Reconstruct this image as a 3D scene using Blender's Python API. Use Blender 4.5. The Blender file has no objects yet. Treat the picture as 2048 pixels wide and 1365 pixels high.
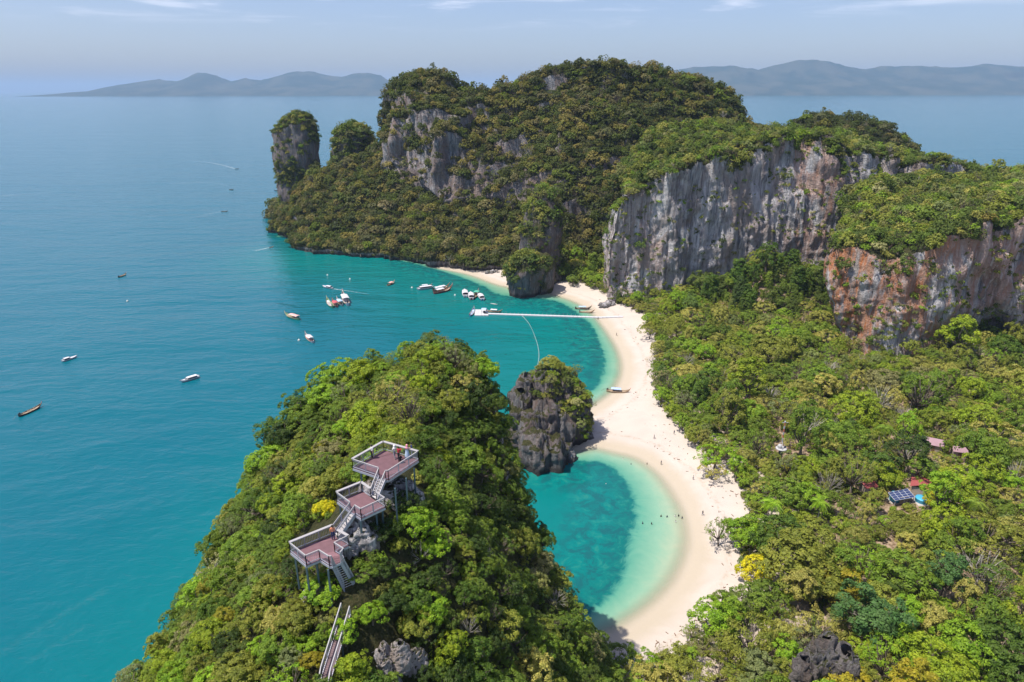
import bpy, bmesh, math, random
import numpy as np
from mathutils import Vector, Matrix

# ------------------------------------------------------------------ camera, light, exposure
SC = bpy.context.scene
COL = SC.collection
W0, H0, F = 2048.0, 1365.0, 1365.0          # photograph size and focal length in its pixels
CAMZ, PITCH, ROLL = 120.0, math.radians(20.25), math.radians(0.15)
_f = np.array([0, math.cos(PITCH), -math.sin(PITCH)])
_r0 = np.array([1.0, 0, 0]); _u0 = np.array([0, math.sin(PITCH), math.cos(PITCH)])
_r = _r0 * math.cos(ROLL) - _u0 * math.sin(ROLL)
_u = _u0 * math.cos(ROLL) + _r0 * math.sin(ROLL)

cam_d = bpy.data.cameras.new('camera'); cam = bpy.data.objects.new('camera', cam_d); COL.objects.link(cam)
cam_d.sensor_width = 36.0; cam_d.lens = 24.0; cam_d.clip_start = 1.0; cam_d.clip_end = 200000.0
M = Matrix.Identity(4)
for i in range(3):
    M[i][0] = _r[i]; M[i][1] = _u[i]; M[i][2] = -_f[i]
M[0][3], M[1][3], M[2][3] = 0, 0, CAMZ
cam.matrix_world = M
SC.camera = cam

SUN_EL, SUN_AZ = math.radians(66), math.radians(-107)   # azimuth from +Y towards +X: the sun stands high on the left
SUN_STR, SKY_STR, EXPOSURE = 4.8, 0.124, 0.40
sd = np.array([math.sin(SUN_AZ) * math.cos(SUN_EL), math.cos(SUN_AZ) * math.cos(SUN_EL), math.sin(SUN_EL)])
sun_d = bpy.data.lights.new('sun', 'SUN'); sun = bpy.data.objects.new('sun', sun_d); COL.objects.link(sun)
sun_d.energy = SUN_STR; sun_d.angle = math.radians(0.53); sun_d.color = (1.0, 0.94, 0.84)
sun.rotation_euler = Vector(sd).to_track_quat('Z', 'Y').to_euler(); sun.location = (0, 0, 900)

world = bpy.data.worlds.new('World'); SC.world = world; world.use_nodes = True
wn = world.node_tree.nodes; wl = world.node_tree.links
bg = wn['Background']; bg.inputs['Strength'].default_value = SKY_STR
sky = wn.new('ShaderNodeTexSky'); sky.sky_type = 'NISHITA'; sky.sun_disc = False
sky.sun_elevation = SUN_EL; sky.sun_rotation = SUN_AZ; sky.altitude = 100; sky.air_density = 1.0; sky.dust_density = 1.5; sky.ozone_density = 2.5
# thin cirrus streaks, mapped on the direction of the sky
tc = wn.new('ShaderNodeTexCoord')
mp = wn.new('ShaderNodeMapping'); mp.inputs['Scale'].default_value = (5.0, 5.0, 60.0)
nz = wn.new('ShaderNodeTexNoise'); nz.inputs['Scale'].default_value = 1.0; nz.inputs['Detail'].default_value = 8; nz.inputs['Roughness'].default_value = 0.62; nz.inputs['Distortion'].default_value = 0.6
rp = wn.new('ShaderNodeMapRange'); rp.inputs[1].default_value = 0.50; rp.inputs[2].default_value = 0.72; rp.interpolation_type = 'SMOOTHSTEP'
sep = wn.new('ShaderNodeSeparateXYZ')
band = wn.new('ShaderNodeMapRange'); band.inputs[1].default_value = 0.065; band.inputs[2].default_value = 0.13; band.interpolation_type = 'SMOOTHSTEP'
mul = wn.new('ShaderNodeMath'); mul.operation = 'MULTIPLY'
mul2 = wn.new('ShaderNodeMath'); mul2.operation = 'MULTIPLY'; mul2.inputs[1].default_value = 0.8
cmix = wn.new('ShaderNodeMix'); cmix.data_type = 'RGBA'; cmix.inputs[7].default_value = (9.5, 9.5, 9.0, 1)
wl.new(tc.outputs['Generated'], mp.inputs['Vector']); wl.new(mp.outputs[0], nz.inputs['Vector'])
wl.new(nz.outputs['Fac'], rp.inputs[0]); wl.new(tc.outputs['Generated'], sep.inputs[0]); wl.new(sep.outputs['Z'], band.inputs[0])
wl.new(rp.outputs[0], mul.inputs[0]); wl.new(band.outputs[0], mul.inputs[1]); wl.new(mul.outputs[0], mul2.inputs[0])
wl.new(mul2.outputs[0], cmix.inputs[0]); wl.new(sky.outputs[0], cmix.inputs[6]); 
gr = wn.new('ShaderNodeMix'); gr.data_type = 'RGBA'; gr.blend_type = 'MULTIPLY'; gr.inputs[0].default_value = 1.0; gr.inputs[7].default_value = (0.86, 0.85, 1.0, 1)
wl.new(cmix.outputs[2], gr.inputs[6]); wl.new(gr.outputs[2], bg.inputs['Color'])

SC.view_settings.view_transform = 'Standard'; SC.view_settings.look = 'None'
SC.view_settings.exposure = EXPOSURE; SC.view_settings.gamma = 1.0; SC.view_settings.use_curve_mapping = False
SC.render.engine = 'CYCLES'
SC.cycles.max_bounces = 6; SC.cycles.diffuse_bounces = 3; SC.cycles.glossy_bounces = 2; SC.cycles.transmission_bounces = 2
SC.cycles.transparent_max_bounces = 8; SC.cycles.volume_bounces = 0
SC.cycles.use_denoising = True; SC.cycles.sample_clamp_indirect = 4.0

# ------------------------------------------------------------------ helpers
rng = np.random.default_rng(7)
random.seed(7)

def P(px, py, Y=None, z=None):
    """the place in the world seen at a pixel of the photograph, at distance Y or at height z"""
    d = _f + _r * ((px - W0 / 2) / F) + _u * ((H0 / 2 - py) / F)
    t = Y / d[1] if Y is not None else (z - CAMZ) / d[2]
    return np.array([0, 0, CAMZ]) + d * t

def proj(p):
    p = np.asarray(p, float) - np.array([0, 0, CAMZ])
    dep = p @ _f
    return W0 / 2 + F * (p @ _r) / dep, H0 / 2 - F * (p @ _u) / dep, dep

def _hash(ix, iy, iz, seed):
    n = (ix.astype(np.int64) * 374761393 + iy.astype(np.int64) * 668265263 + iz.astype(np.int64) * 2147483647 + seed * 974711) & 0xffffffff
    n = ((n ^ (n >> 13)) * 1274126177) & 0xffffffff
    n = ((n ^ (n >> 16)) * 2246822519) & 0xffffffff
    return ((n ^ (n >> 15)) & 0xffffff) / float(0xffffff)

def vnoise(p, seed=0):
    p = np.asarray(p, float); i = np.floor(p).astype(np.int64); f = p - i; f = f * f * (3 - 2 * f)
    r = 0
    for a in (0, 1):
        for b in (0, 1):
            for c in (0, 1):
                w = (f[..., 0] if a else 1 - f[..., 0]) * (f[..., 1] if b else 1 - f[..., 1]) * (f[..., 2] if c else 1 - f[..., 2])
                r = r + w * _hash(i[..., 0] + a, i[..., 1] + b, i[..., 2] + c, seed)
    return r

def fbm(p, scale, octs=4, seed=0, ridged=False, gain=0.5):
    p = np.asarray(p, float) / np.asarray(scale, float); s = 0; a = 1; t = 0
    for o in range(octs):
        n = vnoise(p, seed + o * 17)
        n = 1 - np.abs(2 * n - 1) if ridged else n
        s = s + a * n; t += a; a *= gain; p = p * 2.03 + 11.7
    return s / t            # 0..1

def new_mesh(name, v, f, mat=None, smooth=False, attrs=None):
    me = bpy.data.meshes.new(name)
    v = np.asarray(v, np.float32)
    me.from_pydata(v.tolist() if len(v) < 4000 else v.tolist(), [], f if isinstance(f, list) else f.tolist())
    if attrs:
        for k, a in attrs.items():
            at = me.attributes.new(k, 'FLOAT', 'POINT'); at.data.foreach_set('value', np.asarray(a, np.float32))
    if smooth: me.shade_smooth()
    if mat is not None:
        for m in (mat if isinstance(mat, (list, tuple)) else [mat]): me.materials.append(m)
    me.update()
    return me

def link(name, me, parent=None):
    o = bpy.data.objects.new(name, me); COL.objects.link(o)
    if parent is not None: o.parent = parent
    return o

def tag(o, label=None, cat=None, group=None, kind=None):
    if label: o['label'] = label
    if cat: o['category'] = cat
    if group: o['group'] = group
    if kind: o['kind'] = kind
    return o

def empty(name, loc, rz=0.0):
    o = bpy.data.objects.new(name, None); COL.objects.link(o); o.location = loc; o.rotation_euler = (0, 0, rz); o.empty_display_size = 0.5
    return o

class MB:
    """collects simple shapes into one mesh"""
    def __init__(s): s.v = []; s.f = []
    def add(s, v, f):
        k = len(s.v); s.v += [tuple(map(float, q)) for q in v]; s.f += [tuple(i + k for i in q) for q in f]; return s
    def box(s, c, d, rz=0.0, top=1.0):
        hx, hy, hz = d[0] / 2, d[1] / 2, d[2] / 2; ca, sa = math.cos(rz), math.sin(rz); vv = []
        for z, k in ((-hz, 1.0), (hz, top)):
            for x, y in ((-hx, -hy), (hx, -hy), (hx, hy), (-hx, hy)):
                x *= k; y *= k
                vv.append((c[0] + x * ca - y * sa, c[1] + x * sa + y * ca, c[2] + z))
        return s.add(vv, [(3, 2, 1, 0), (4, 5, 6, 7), (0, 1, 5, 4), (1, 2, 6, 5), (2, 3, 7, 6), (3, 0, 4, 7)])
    def bar(s, a, b, w, h=None):
        """square bar from a to b"""
        a = np.asarray(a, float); b = np.asarray(b, float); h = h or w; d = b - a; L = np.linalg.norm(d); d = d / max(L, 1e-9)
        up = np.array([0, 0, 1.0]) if abs(d[2]) < 0.95 else np.array([0, 1.0, 0])
        x = np.cross(d, up); x /= np.linalg.norm(x); y = np.cross(x, d)
        vv = [q + x * sx * w / 2 + y * sy * h / 2 for q in (a, b) for sx, sy in ((-1, -1), (1, -1), (1, 1), (-1, 1))]
        return s.add(vv, [(3, 2, 1, 0), (4, 5, 6, 7), (0, 1, 5, 4), (1, 2, 6, 5), (2, 3, 7, 6), (3, 0, 4, 7)])
    def tube(s, pts, rad, n=6):
        pts = [np.asarray(p, float) for p in pts]; k0 = len(s.v); fs = []; vv = []
        for i, p in enumerate(pts):
            d = pts[min(i + 1, len(pts) - 1)] - pts[max(i - 1, 0)]; d = d / max(np.linalg.norm(d), 1e-9)
            up = np.array([0, 0, 1.0]) if abs(d[2]) < 0.9 else np.array([1.0, 0, 0])
            x = np.cross(d, up); x /= np.linalg.norm(x); y = np.cross(x, d)
            r = rad[i] if hasattr(rad, '__len__') else rad
            vv += [p + r * (math.cos(2 * math.pi * j / n) * x + math.sin(2 * math.pi * j / n) * y) for j in range(n)]
        for i in range(len(pts) - 1):
            for j in range(n):
                fs.append((i * n + j, i * n + (j + 1) % n, (i + 1) * n + (j + 1) % n, (i + 1) * n + j))
        fs.append(tuple(range(n - 1, -1, -1))); fs.append(tuple((len(pts) - 1) * n + j for j in range(n)))
        return s.add(vv, fs)
    def lathe(s, c, prof, n=12):
        vv = [(c[0] + r * math.cos(2 * math.pi * j / n), c[1] + r * math.sin(2 * math.pi * j / n), c[2] + z) for r, z in prof for j in range(n)]
        fs = [(i * n + j, i * n + (j + 1) % n, (i + 1) * n + (j + 1) % n, (i + 1) * n + j) for i in range(len(prof) - 1) for j in range(n)]
        fs += [tuple(range(n - 1, -1, -1)), tuple((len(prof) - 1) * n + j for j in range(n))]
        return s.add(vv, fs)
    def build(s, name, mat, parent=None, smooth=False):
        return link(name, new_mesh(name, s.v, s.f, mat, smooth), parent)

def seg_dist(p, line):
    """distance of 2-D points to a polyline"""
    p = np.asarray(p, float)[:, :2]; best = np.full(len(p), 1e12)
    for a, b in zip(line[:-1], line[1:]):
        a = np.asarray(a)[:2]; b = np.asarray(b)[:2]; d = b - a
        t = np.clip(((p - a) @ d) / max(d @ d, 1e-9), 0, 1)
        q = p - (a + t[:, None] * d); best = np.minimum(best, (q * q).sum(1))
    return np.sqrt(best)

def inside(p, poly):
    p = np.asarray(p, float); x, y = p[:, 0], p[:, 1]; r = np.zeros(len(p), bool); n = len(poly)
    for i in range(n):
        ax, ay = poly[i][:2]; bx, by = poly[(i + 1) % n][:2]
        if ay == by: continue
        c = ((ay > y) != (by > y)) & (x < (bx - ax) * (y - ay) / (by - ay) + ax)
        r ^= c
    return r

def smooth_line(pts, n=4):
    """Catmull-Rom through a polyline"""
    pts = [np.asarray(p, float) for p in pts]; out = []
    for i in range(len(pts) - 1):
        p0, p1, p2, p3 = pts[max(i - 1, 0)], pts[i], pts[i + 1], pts[min(i + 2, len(pts) - 1)]
        for k in range(n):
            t = k / n
            out.append(0.5 * ((2 * p1) + (-p0 + p2) * t + (2 * p0 - 5 * p1 + 4 * p2 - p3) * t * t + (-p0 + 3 * p1 - 3 * p2 + p3) * t ** 3))
    out.append(pts[-1]); return out

# ------------------------------------------------------------------ materials
MATS = {}
def nt(name):
    m = bpy.data.materials.new(name); m.use_nodes = True; MATS[name] = m
    return m, m.node_tree.nodes, m.node_tree.links, m.node_tree.nodes['Principled BSDF']

def flat(name, col, rough=0.6, spec=0.4, metal=0.0, vary=0.12, scale=3.0):
    """a plain painted or cloth surface with a little uneven wear"""
    m, n, l, b = nt(name)
    t = n.new('ShaderNodeTexCoord'); x = n.new('ShaderNodeTexNoise'); x.inputs['Scale'].default_value = scale; x.inputs['Detail'].default_value = 5
    r = n.new('ShaderNodeMapRange'); r.inputs[3].default_value = 1 - vary; r.inputs[4].default_value = 1 + vary
    c = n.new('ShaderNodeMix'); c.data_type = 'RGBA'; c.blend_type = 'MULTIPLY'; c.inputs[0].default_value = 1; c.inputs[6].default_value = (*col, 1)
    l.new(t.outputs['Object'], x.inputs['Vector']); l.new(x.outputs['Fac'], r.inputs[0]); l.new(r.outputs[0], c.inputs[7]); l.new(c.outputs[2], b.inputs['Base Color'])
    b.inputs['Roughness'].default_value = rough; b.inputs['Specular IOR Level'].default_value = spec; b.inputs['Metallic'].default_value = metal
    return m

def math_n(n, l, op, a, b=None, clamp=False):
    x = n.new('ShaderNodeMath'); x.operation = op; x.use_clamp = clamp
    for k, q in enumerate((a, b)):
        if q is None: continue
        if isinstance(q, (int, float)): x.inputs[k].default_value = q
        else: l.new(q, x.inputs[k])
    return x.outputs[0]

def mixc(n, l, fac, a, b, mode='MIX'):
    x = n.new('ShaderNodeMix'); x.data_type = 'RGBA'; x.blend_type = mode
    for k, q in ((0, fac), (6, a), (7, b)):
        if isinstance(q, (int, float)): x.inputs[k].default_value = q
        elif isinstance(q, tuple): x.inputs[k].default_value = (*q, 1) if len(q) == 3 else q
        else: l.new(q, x.inputs[k])
    return x.outputs[2]

def noise_n(n, l, vec, scale, detail=5, rough=0.55, dist=0.0, stretch=None):
    if stretch is not None:
        mpn = n.new('ShaderNodeMapping'); mpn.inputs['Scale'].default_value = stretch; l.new(vec, mpn.inputs['Vector']); vec = mpn.outputs[0]
    x = n.new('ShaderNodeTexNoise'); x.inputs['Scale'].default_value = scale; x.inputs['Detail'].default_value = detail; x.inputs['Roughness'].default_value = rough; x.inputs['Distortion'].default_value = dist
    l.new(vec, x.inputs['Vector']); return x.outputs['Fac']

def rng_n(n, l, v, a, b, c=0.0, d=1.0, smooth=True):
    x = n.new('ShaderNodeMapRange'); x.interpolation_type = 'SMOOTHSTEP' if smooth else 'LINEAR'
    l.new(v, x.inputs[0]); x.inputs[1].default_value = a; x.inputs[2].default_value = b; x.inputs[3].default_value = c; x.inputs[4].default_value = d
    return x.outputs[0]

def attr_n(n, name, typ='GEOMETRY'):
    a = n.new('ShaderNodeAttribute'); a.attribute_name = name; a.attribute_type = typ; return a

# --- karst: streaked limestone where steep, litter and low scrub where plants grow
def mat_karst(name, k=1.0, dark=1.0):
    m, n, l, b = nt(name)
    geo = n.new('ShaderNodeNewGeometry'); pos = geo.outputs['Position']
    rock = attr_n(n, 'rock').outputs['Fac']; warm = attr_n(n, 'warm').outputs['Fac']
    st = noise_n(n, l, pos, 0.36 / k, 8, 0.66, 0.25, (1, 1, 0.05))          # vertical runs
    st2 = noise_n(n, l, pos, 0.8 / k, 6, 0.62, 0.2, (1, 1, 0.025))
    st3 = noise_n(n, l, pos, 0.085 / k, 6, 0.62, 0.5, (1, 1, 0.22))
    big = noise_n(n, l, pos, 0.05 / k, 5, 0.6, 0.8, (1, 1, 0.6))
    fine = noise_n(n, l, pos, 0.7 / k, 9, 0.72)
    grey = mixc(n, l, rng_n(n, l, st, 0.36, 0.60), (0.25 * dark, 0.245 * dark, 0.26 * dark), (0.70 * dark, 0.665 * dark, 0.655 * dark))
    grey = mixc(n, l, rng_n(n, l, big, 0.50, 0.60, 0, 0.8), grey, (0.43 * dark, 0.36 * dark, 0.32 * dark))
    grey = mixc(n, l, rng_n(n, l, st3, 0.54, 0.68, 0, 0.55), grey, (0.085, 0.088, 0.104))
    blk = math_n(n, l, 'MULTIPLY', rng_n(n, l, st2, 0.52, 0.62), rng_n(n, l, st3, 0.36, 0.56))
    grey = mixc(n, l, math_n(n, l, 'MULTIPLY', blk, 0.65), grey, (0.075, 0.078, 0.094))
    wn_ = noise_n(n, l, pos, 0.10 / k, 7, 0.66, 0.7, (1, 1, 0.30))
    wm = math_n(n, l, 'MULTIPLY', rng_n(n, l, wn_, 0.42, 0.53), warm)
    orange = mixc(n, l, rng_n(n, l, st2, 0.40, 0.62), (0.54, 0.17, 0.04), (0.56, 0.34, 0.23))
    grey = mixc(n, l, math_n(n, l, 'MULTIPLY', wm, 0.92), grey, orange)
    wh = math_n(n, l, 'MULTIPLY', rng_n(n, l, st2, 0.36, 0.46, 1.0, 0.0), rng_n(n, l, big, 0.44, 0.56, 1, 0))
    grey = mixc(n, l, math_n(n, l, 'MULTIPLY', wh, 0.85), grey, (0.74 * dark, 0.72 * dark, 0.70 * dark))
    grey = mixc(n, l, rng_n(n, l, fine, 0.57, 0.70, 0, 0.6), grey, (0.055, 0.056, 0.065))
    sz = n.new('ShaderNodeSeparateXYZ'); l.new(pos, sz.inputs[0]); tide = math_n(n, l, 'ADD', sz.outputs['Z'], math_n(n, l, 'MULTIPLY', fine, -3.0))
    grey = mixc(n, l, rng_n(n, l, tide, -0.6, 1.6, 0.85, 0), grey, (0.035, 0.033, 0.032))      # tide-stained foot
    soil = mixc(n, l, rng_n(n, l, fine, 0.35, 0.65), (0.032, 0.042, 0.012), (0.095, 0.085, 0.035))
    nf = math_n(n, l, 'ADD', rock, math_n(n, l, 'MULTIPLY', math_n(n, l, 'SUBTRACT', fine, 0.5), 1.4))
    l.new(mixc(n, l, rng_n(n, l, nf, 0.38, 0.60), soil, grey), b.inputs['Base Color'])
    b.inputs['Roughness'].default_value = 0.9; b.inputs['Specular IOR Level'].default_value = 0.2
    bp = n.new('ShaderNodeBump'); bp.inputs['Strength'].default_value = 1.0; bp.inputs['Distance'].default_value = 2.2 * k
    hh = math_n(n, l, 'ADD', math_n(n, l, 'MULTIPLY', st, 1.2), math_n(n, l, 'MULTIPLY', fine, 1.3))
    l.new(hh, bp.inputs['Height']); l.new(bp.outputs[0], b.inputs['Normal'])
    return m

mat_karst('karst'); mat_karst('karst_near', 0.28); mat_karst('karst_dark', 0.40, 0.30); mat_karst('karst_grey', 1.0, 0.55)

def mat_leaf():
    m, n, l, b = nt('leaf')
    a = attr_n(n, 'tint', 'INSTANCER')
    geo = n.new('ShaderNodeNewGeometry'); tcn = n.new('ShaderNodeTexCoord')
    ri = geo.outputs['Random Per Island']
    lum = rng_n(n, l, ri, 0, 1, 0.66, 1.38, False)
    c = mixc(n, l, 1.0, a.outputs['Color'], lum, 'MULTIPLY')
    big = noise_n(n, l, tcn.outputs['Object'], 2.6, 3, 0.5)
    hs = n.new('ShaderNodeHueSaturation'); l.new(c, hs.inputs['Color']); l.new(rng_n(n, l, big, 0.3, 0.7, 0.482, 0.513, False), hs.inputs['Hue']); l.new(rng_n(n, l, big, 0.3, 0.7, 1.2, 0.85, False), hs.inputs['Value'])
    l.new(hs.outputs[0], b.inputs['Base Color']); b.inputs['Roughness'].default_value = 0.55; b.inputs['Specular IOR Level'].default_value = 0.25
    tr = n.new('ShaderNodeBsdfTranslucent'); l.new(mixc(n, l, 1.0, hs.outputs[0], (1.25, 1.2, 0.5), 'MULTIPLY'), tr.inputs['Color'])
    mx = n.new('ShaderNodeMixShader'); mx.inputs[0].default_value = 0.34
    l.new(b.outputs[0], mx.inputs[1]); l.new(tr.outputs[0], mx.inputs[2]); l.new(mx.outputs[0], n['Material Output'].inputs['Surface'])
    return m
mat_leaf()
flat('bark', (0.16, 0.13, 0.105), 0.9, 0.1, 0, 0.4, 2.0)
flat('pale_bark', (0.36, 0.33, 0.29), 0.9, 0.1, 0, 0.3, 2.0)

def mat_ground():
    m, n, l, b = nt('sand')
    geo = n.new('ShaderNodeNewGeometry'); pos = geo.outputs['Position']
    shore = attr_n(n, 'shore').outputs['Fac']       # metres inland (negative under water)
    wood = attr_n(n, 'wood').outputs['Fac']         # metres inside the forest edge
    fine = noise_n(n, l, pos, 0.9, 8, 0.65); mid = noise_n(n, l, pos, 0.09, 6, 0.6, 0.6)
    dry = mixc(n, l, rng_n(n, l, mid, 0.35, 0.65), (0.485, 0.42, 0.365), (0.525, 0.455, 0.395))
    dry = mixc(n, l, rng_n(n, l, fine, 0.60, 0.75, 0, 0.5), dry, (0.47, 0.39, 0.31))
    sw = math_n(n, l, 'ADD', shore, math_n(n, l, 'MULTIPLY', math_n(n, l, 'SUBTRACT', mid, 0.5), 6.0))
    c = mixc(n, l, rng_n(n, l, sw, 1.0, 6.5), (0.44, 0.375, 0.29), dry)
    wr = math_n(n, l, 'MULTIPLY', rng_n(n, l, sw, 7.2, 8.4), rng_n(n, l, sw, 8.6, 10.0, 1, 0))       # weed and twigs left by the tide
    c = mixc(n, l, math_n(n, l, 'MULTIPLY', wr, rng_n(n, l, fine, 0.42, 0.62, 0, 0.38)), c, (0.30, 0.22, 0.14))
    tr_ = noise_n(n, l, pos, 0.35, 6, 0.7, 2.0)
    c = mixc(n, l, rng_n(n, l, tr_, 0.58, 0.70, 0, 0.35), c, (0.50, 0.42, 0.335))
    litter = mixc(n, l, rng_n(n, l, fine, 0.35, 0.65), (0.14, 0.095, 0.055), (0.36, 0.27, 0.19))
    wf = math_n(n, l, 'ADD', wood, math_n(n, l, 'MULTIPLY', math_n(n, l, 'SUBTRACT', mid, 0.5), 22.0))
    c = mixc(n, l, rng_n(n, l, wf, 2.0, 22.0), c, litter)
    l.new(c, b.inputs['Base Color']); b.inputs['Roughness'].default_value = 0.95; b.inputs['Specular IOR Level'].default_value = 0.1
    bp = n.new('ShaderNodeBump'); bp.inputs['Strength'].default_value = 0.35; bp.inputs['Distance'].default_value = 0.3
    l.new(fine, bp.inputs['Height']); l.new(bp.outputs[0], b.inputs['Normal'])
mat_ground()

def mat_sea():
    m, n, l, b = nt('sea_water')
    geo = n.new('ShaderNodeNewGeometry'); pos = geo.outputs['Position']
    q0 = attr_n(n, 'q').outputs['Fac']; shore = attr_n(n, 'shore').outputs['Fac']; off = attr_n(n, 'off').outputs['Fac']
    w1 = noise_n(n, l, pos, 0.13, 8, 0.74, 1.2); w2 = noise_n(n, l, pos, 0.028, 5, 0.55, 0.5)
    q = math_n(n, l, 'ADD', q0, math_n(n, l, 'MULTIPLY', math_n(n, l, 'SUBTRACT', w1, 0.5), 0.42))
    cr = n.new('ShaderNodeValToRGB'); e = cr.color_ramp.elements
    l.new(math_n(n, l, 'MULTIPLY', q, 0.5), cr.inputs[0])
    for k, (p_, c_) in enumerate(((0.0, (0.47, 0.41, 0.30)), (0.12, (0.36, 0.395, 0.27)), (0.28, (0.20, 0.355, 0.245)), (0.455, (0.095, 0.285, 0.20)), (0.482, (0.060, 0.235, 0.175)), (0.515, (0.004, 0.125, 0.113)), (0.66, (0.0, 0.150, 0.138)), (1.0, (0.0, 0.150, 0.142)))):
        el = e[k] if k < 2 else e.new(p_)
        el.position = p_; el.color = (*c_, 1)
    c = cr.outputs[0]
    # weed and coral seen through the water on the deep side of the drop-off
    reef = math_n(n, l, 'MULTIPLY', rng_n(n, l, q, 1.01, 1.06), rng_n(n, l, q, 1.5, 2.0, 1, 0))
    rf = noise_n(n, l, pos, 0.22, 7, 0.7, 0.5)
    c = mixc(n, l, math_n(n, l, 'MULTIPLY', reef, rng_n(n, l, rf, 0.44, 0.60, 0, 0.8)), c, (0.008, 0.085, 0.095))
    c = mixc(n, l, math_n(n, l, 'MULTIPLY', reef, rng_n(n, l, rf, 0.36, 0.46, 0.5, 0)), c, (0.03, 0.20, 0.15))
    # open sea: bluer and a little mottled by wind
    c = mixc(n, l, rng_n(n, l, off, 5, 130), c, (0.0, 0.104, 0.139))
    c = mixc(n, l, rng_n(n, l, w2, 0.35, 0.7, 0, 0.30), c, mixc(n, l, 1.0, c, (0.75, 0.86, 0.9), 'MULTIPLY'))
    sw = math_n(n, l, 'MULTIPLY', rng_n(n, l, math_n(n, l, 'ADD', shore, math_n(n, l, 'MULTIPLY', w1, -3.0)), -1.1, -0.5), rng_n(n, l, math_n(n, l, 'ADD', shore, math_n(n, l, 'MULTIPLY', w1, -3.0)), -0.4, 0.3, 1, 0))
    c = mixc(n, l, math_n(n, l, 'MULTIPLY', sw, 0.45), c, (0.6, 0.62, 0.6))      # thin swash along the sand
    l.new(c, b.inputs['Base Color'])
    b.inputs['Roughness'].default_value = 0.12; b.inputs['IOR'].default_value = 1.33; b.inputs['Specular IOR Level'].default_value = 0.5
    h1 = noise_n(n, l, pos, 0.34, 4, 0.55, 0.3, (0.55, 1.0, 1)); h2 = noise_n(n, l, pos, 0.07, 3, 0.5, 0.4, (0.5, 1.0, 1)); h3 = noise_n(n, l, pos, 1.3, 3, 0.6)
    h4 = noise_n(n, l, pos, 0.012, 4, 0.55, 0.6, (0.35, 1.0, 1))
    hh = math_n(n, l, 'ADD', math_n(n, l, 'MULTIPLY', h1, 0.55), math_n(n, l, 'MULTIPLY', h2, 1.6)); hh = math_n(n, l, 'ADD', hh, math_n(n, l, 'MULTIPLY', h3, 0.10)); hh = math_n(n, l, 'ADD', hh, math_n(n, l, 'MULTIPLY', h4, 4.0))
    bp = n.new('ShaderNodeBump'); bp.inputs['Distance'].default_value = 1.0
    l.new(rng_n(n, l, off, -20, 40, 0.22, 0.75), bp.inputs['Strength'])
    l.new(hh, bp.inputs['Height']); l.new(bp.outputs[0], b.inputs['Normal'])
    tr = n.new('ShaderNodeBsdfTransparent'); mx = n.new('ShaderNodeMixShader')
    l.new(rng_n(n, l, shore, 0.0, 7.0), mx.inputs[0]); l.new(tr.outputs[0], mx.inputs[1]); l.new(b.outputs[0], mx.inputs[2])
    l.new(mx.outputs[0], n['Material Output'].inputs['Surface'])
mat_sea()

def mat_foam():
    m, n, l, b = nt('foam')
    geo = n.new('ShaderNodeNewGeometry'); f_ = attr_n(n, 'fade').outputs['Fac']
    x = noise_n(n, l, geo.outputs['Position'], 1.1, 6, 0.7)
    b.inputs['Base Color'].default_value = (0.72, 0.78, 0.8, 1); b.inputs['Roughness'].default_value = 0.8
    tr = n.new('ShaderNodeBsdfTransparent'); mx = n.new('ShaderNodeMixShader')
    l.new(math_n(n, l, 'MULTIPLY', rng_n(n, l, x, 0.35, 0.7), f_, True), mx.inputs[0]); l.new(tr.outputs[0], mx.inputs[1]); l.new(b.outputs[0], mx.inputs[2])
    l.new(mx.outputs[0], n['Material Output'].inputs['Surface'])
mat_foam()

def mat_hills():
    m, n, l, b = nt('far_forest')
    geo = n.new('ShaderNodeNewGeometry')
    x = noise_n(n, l, geo.outputs['Position'], 0.0022, 8, 0.6)
    l.new(mixc(n, l, rng_n(n, l, x, 0.4, 0.62), (0.018, 0.038, 0.030), (0.06, 0.068, 0.05)), b.inputs['Base Color']); b.inputs['Roughness'].default_value = 1; b.inputs['Specular IOR Level'].default_value = 0
mat_hills()

# ------------------------------------------------------------------ shore lines, traced on the photograph and set on the water level
def ground_line(px): return [P(a, b, z=0.0) for a, b in px]
BAY1 = smooth_line(ground_line([(866, 533), (910, 541), (950, 550), (1000, 568), (1040, 575), (1082, 580), (1120, 590), (1160, 604), (1190, 624), (1207, 642), (1228, 670), (1246, 700), (1255, 730), (1251, 760), (1236, 785), (1212, 805), (1186, 822)]))
BAY2 = smooth_line(ground_line([(1150, 895), (1188, 889), (1230, 897), (1280, 910), (1322, 937), (1352, 970), (1377, 1010), (1391, 1050), (1395, 1090), (1385, 1130), (1365, 1170), (1335, 1205), (1300, 1235), (1260, 1262), (1212, 1288)]))
WOOD = smooth_line(ground_line([(1094, 567), (1125, 571), (1165, 579), (1206, 594), (1240, 615), (1278, 637), (1290, 662), (1308, 700), (1300, 745), (1305, 790), (1322, 835), (1345, 866), (1398, 915), (1450, 958), (1470, 1000), (1486, 1040), (1462, 1090), (1478, 1140), (1500, 1180), (1482, 1212), (1400, 1238), (1375, 1262), (1345, 1300), (1285, 1308), (1240, 1312), (1200, 1305), (1165, 1285)]))
LAND = BAY1 + ground_line([(1184, 850), (1165, 880)]) + BAY2 + [np.array(q) for q in ((8, 100, 0), (8, 55, 0), (520, 55, 0), (520, 500, 0), (60, 500, 0), (-60, 520, 0))]
WOODP = WOOD + [np.array(q) for q in ((9, 118, 0), (5, 108, 0), (5, 55, 0), (520, 55, 0), (520, 500, 0), (66, 500, 0))]
DEEP1L = ground_line([(826, 527), (880, 541), (925, 556), (965, 572), (1000, 590), (1060, 596), (1110, 602), (1150, 622), (1182, 650), (1200, 685), (1210, 720), (1206, 752), (1188, 778), (1163, 797), (1140, 815)])
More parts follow.
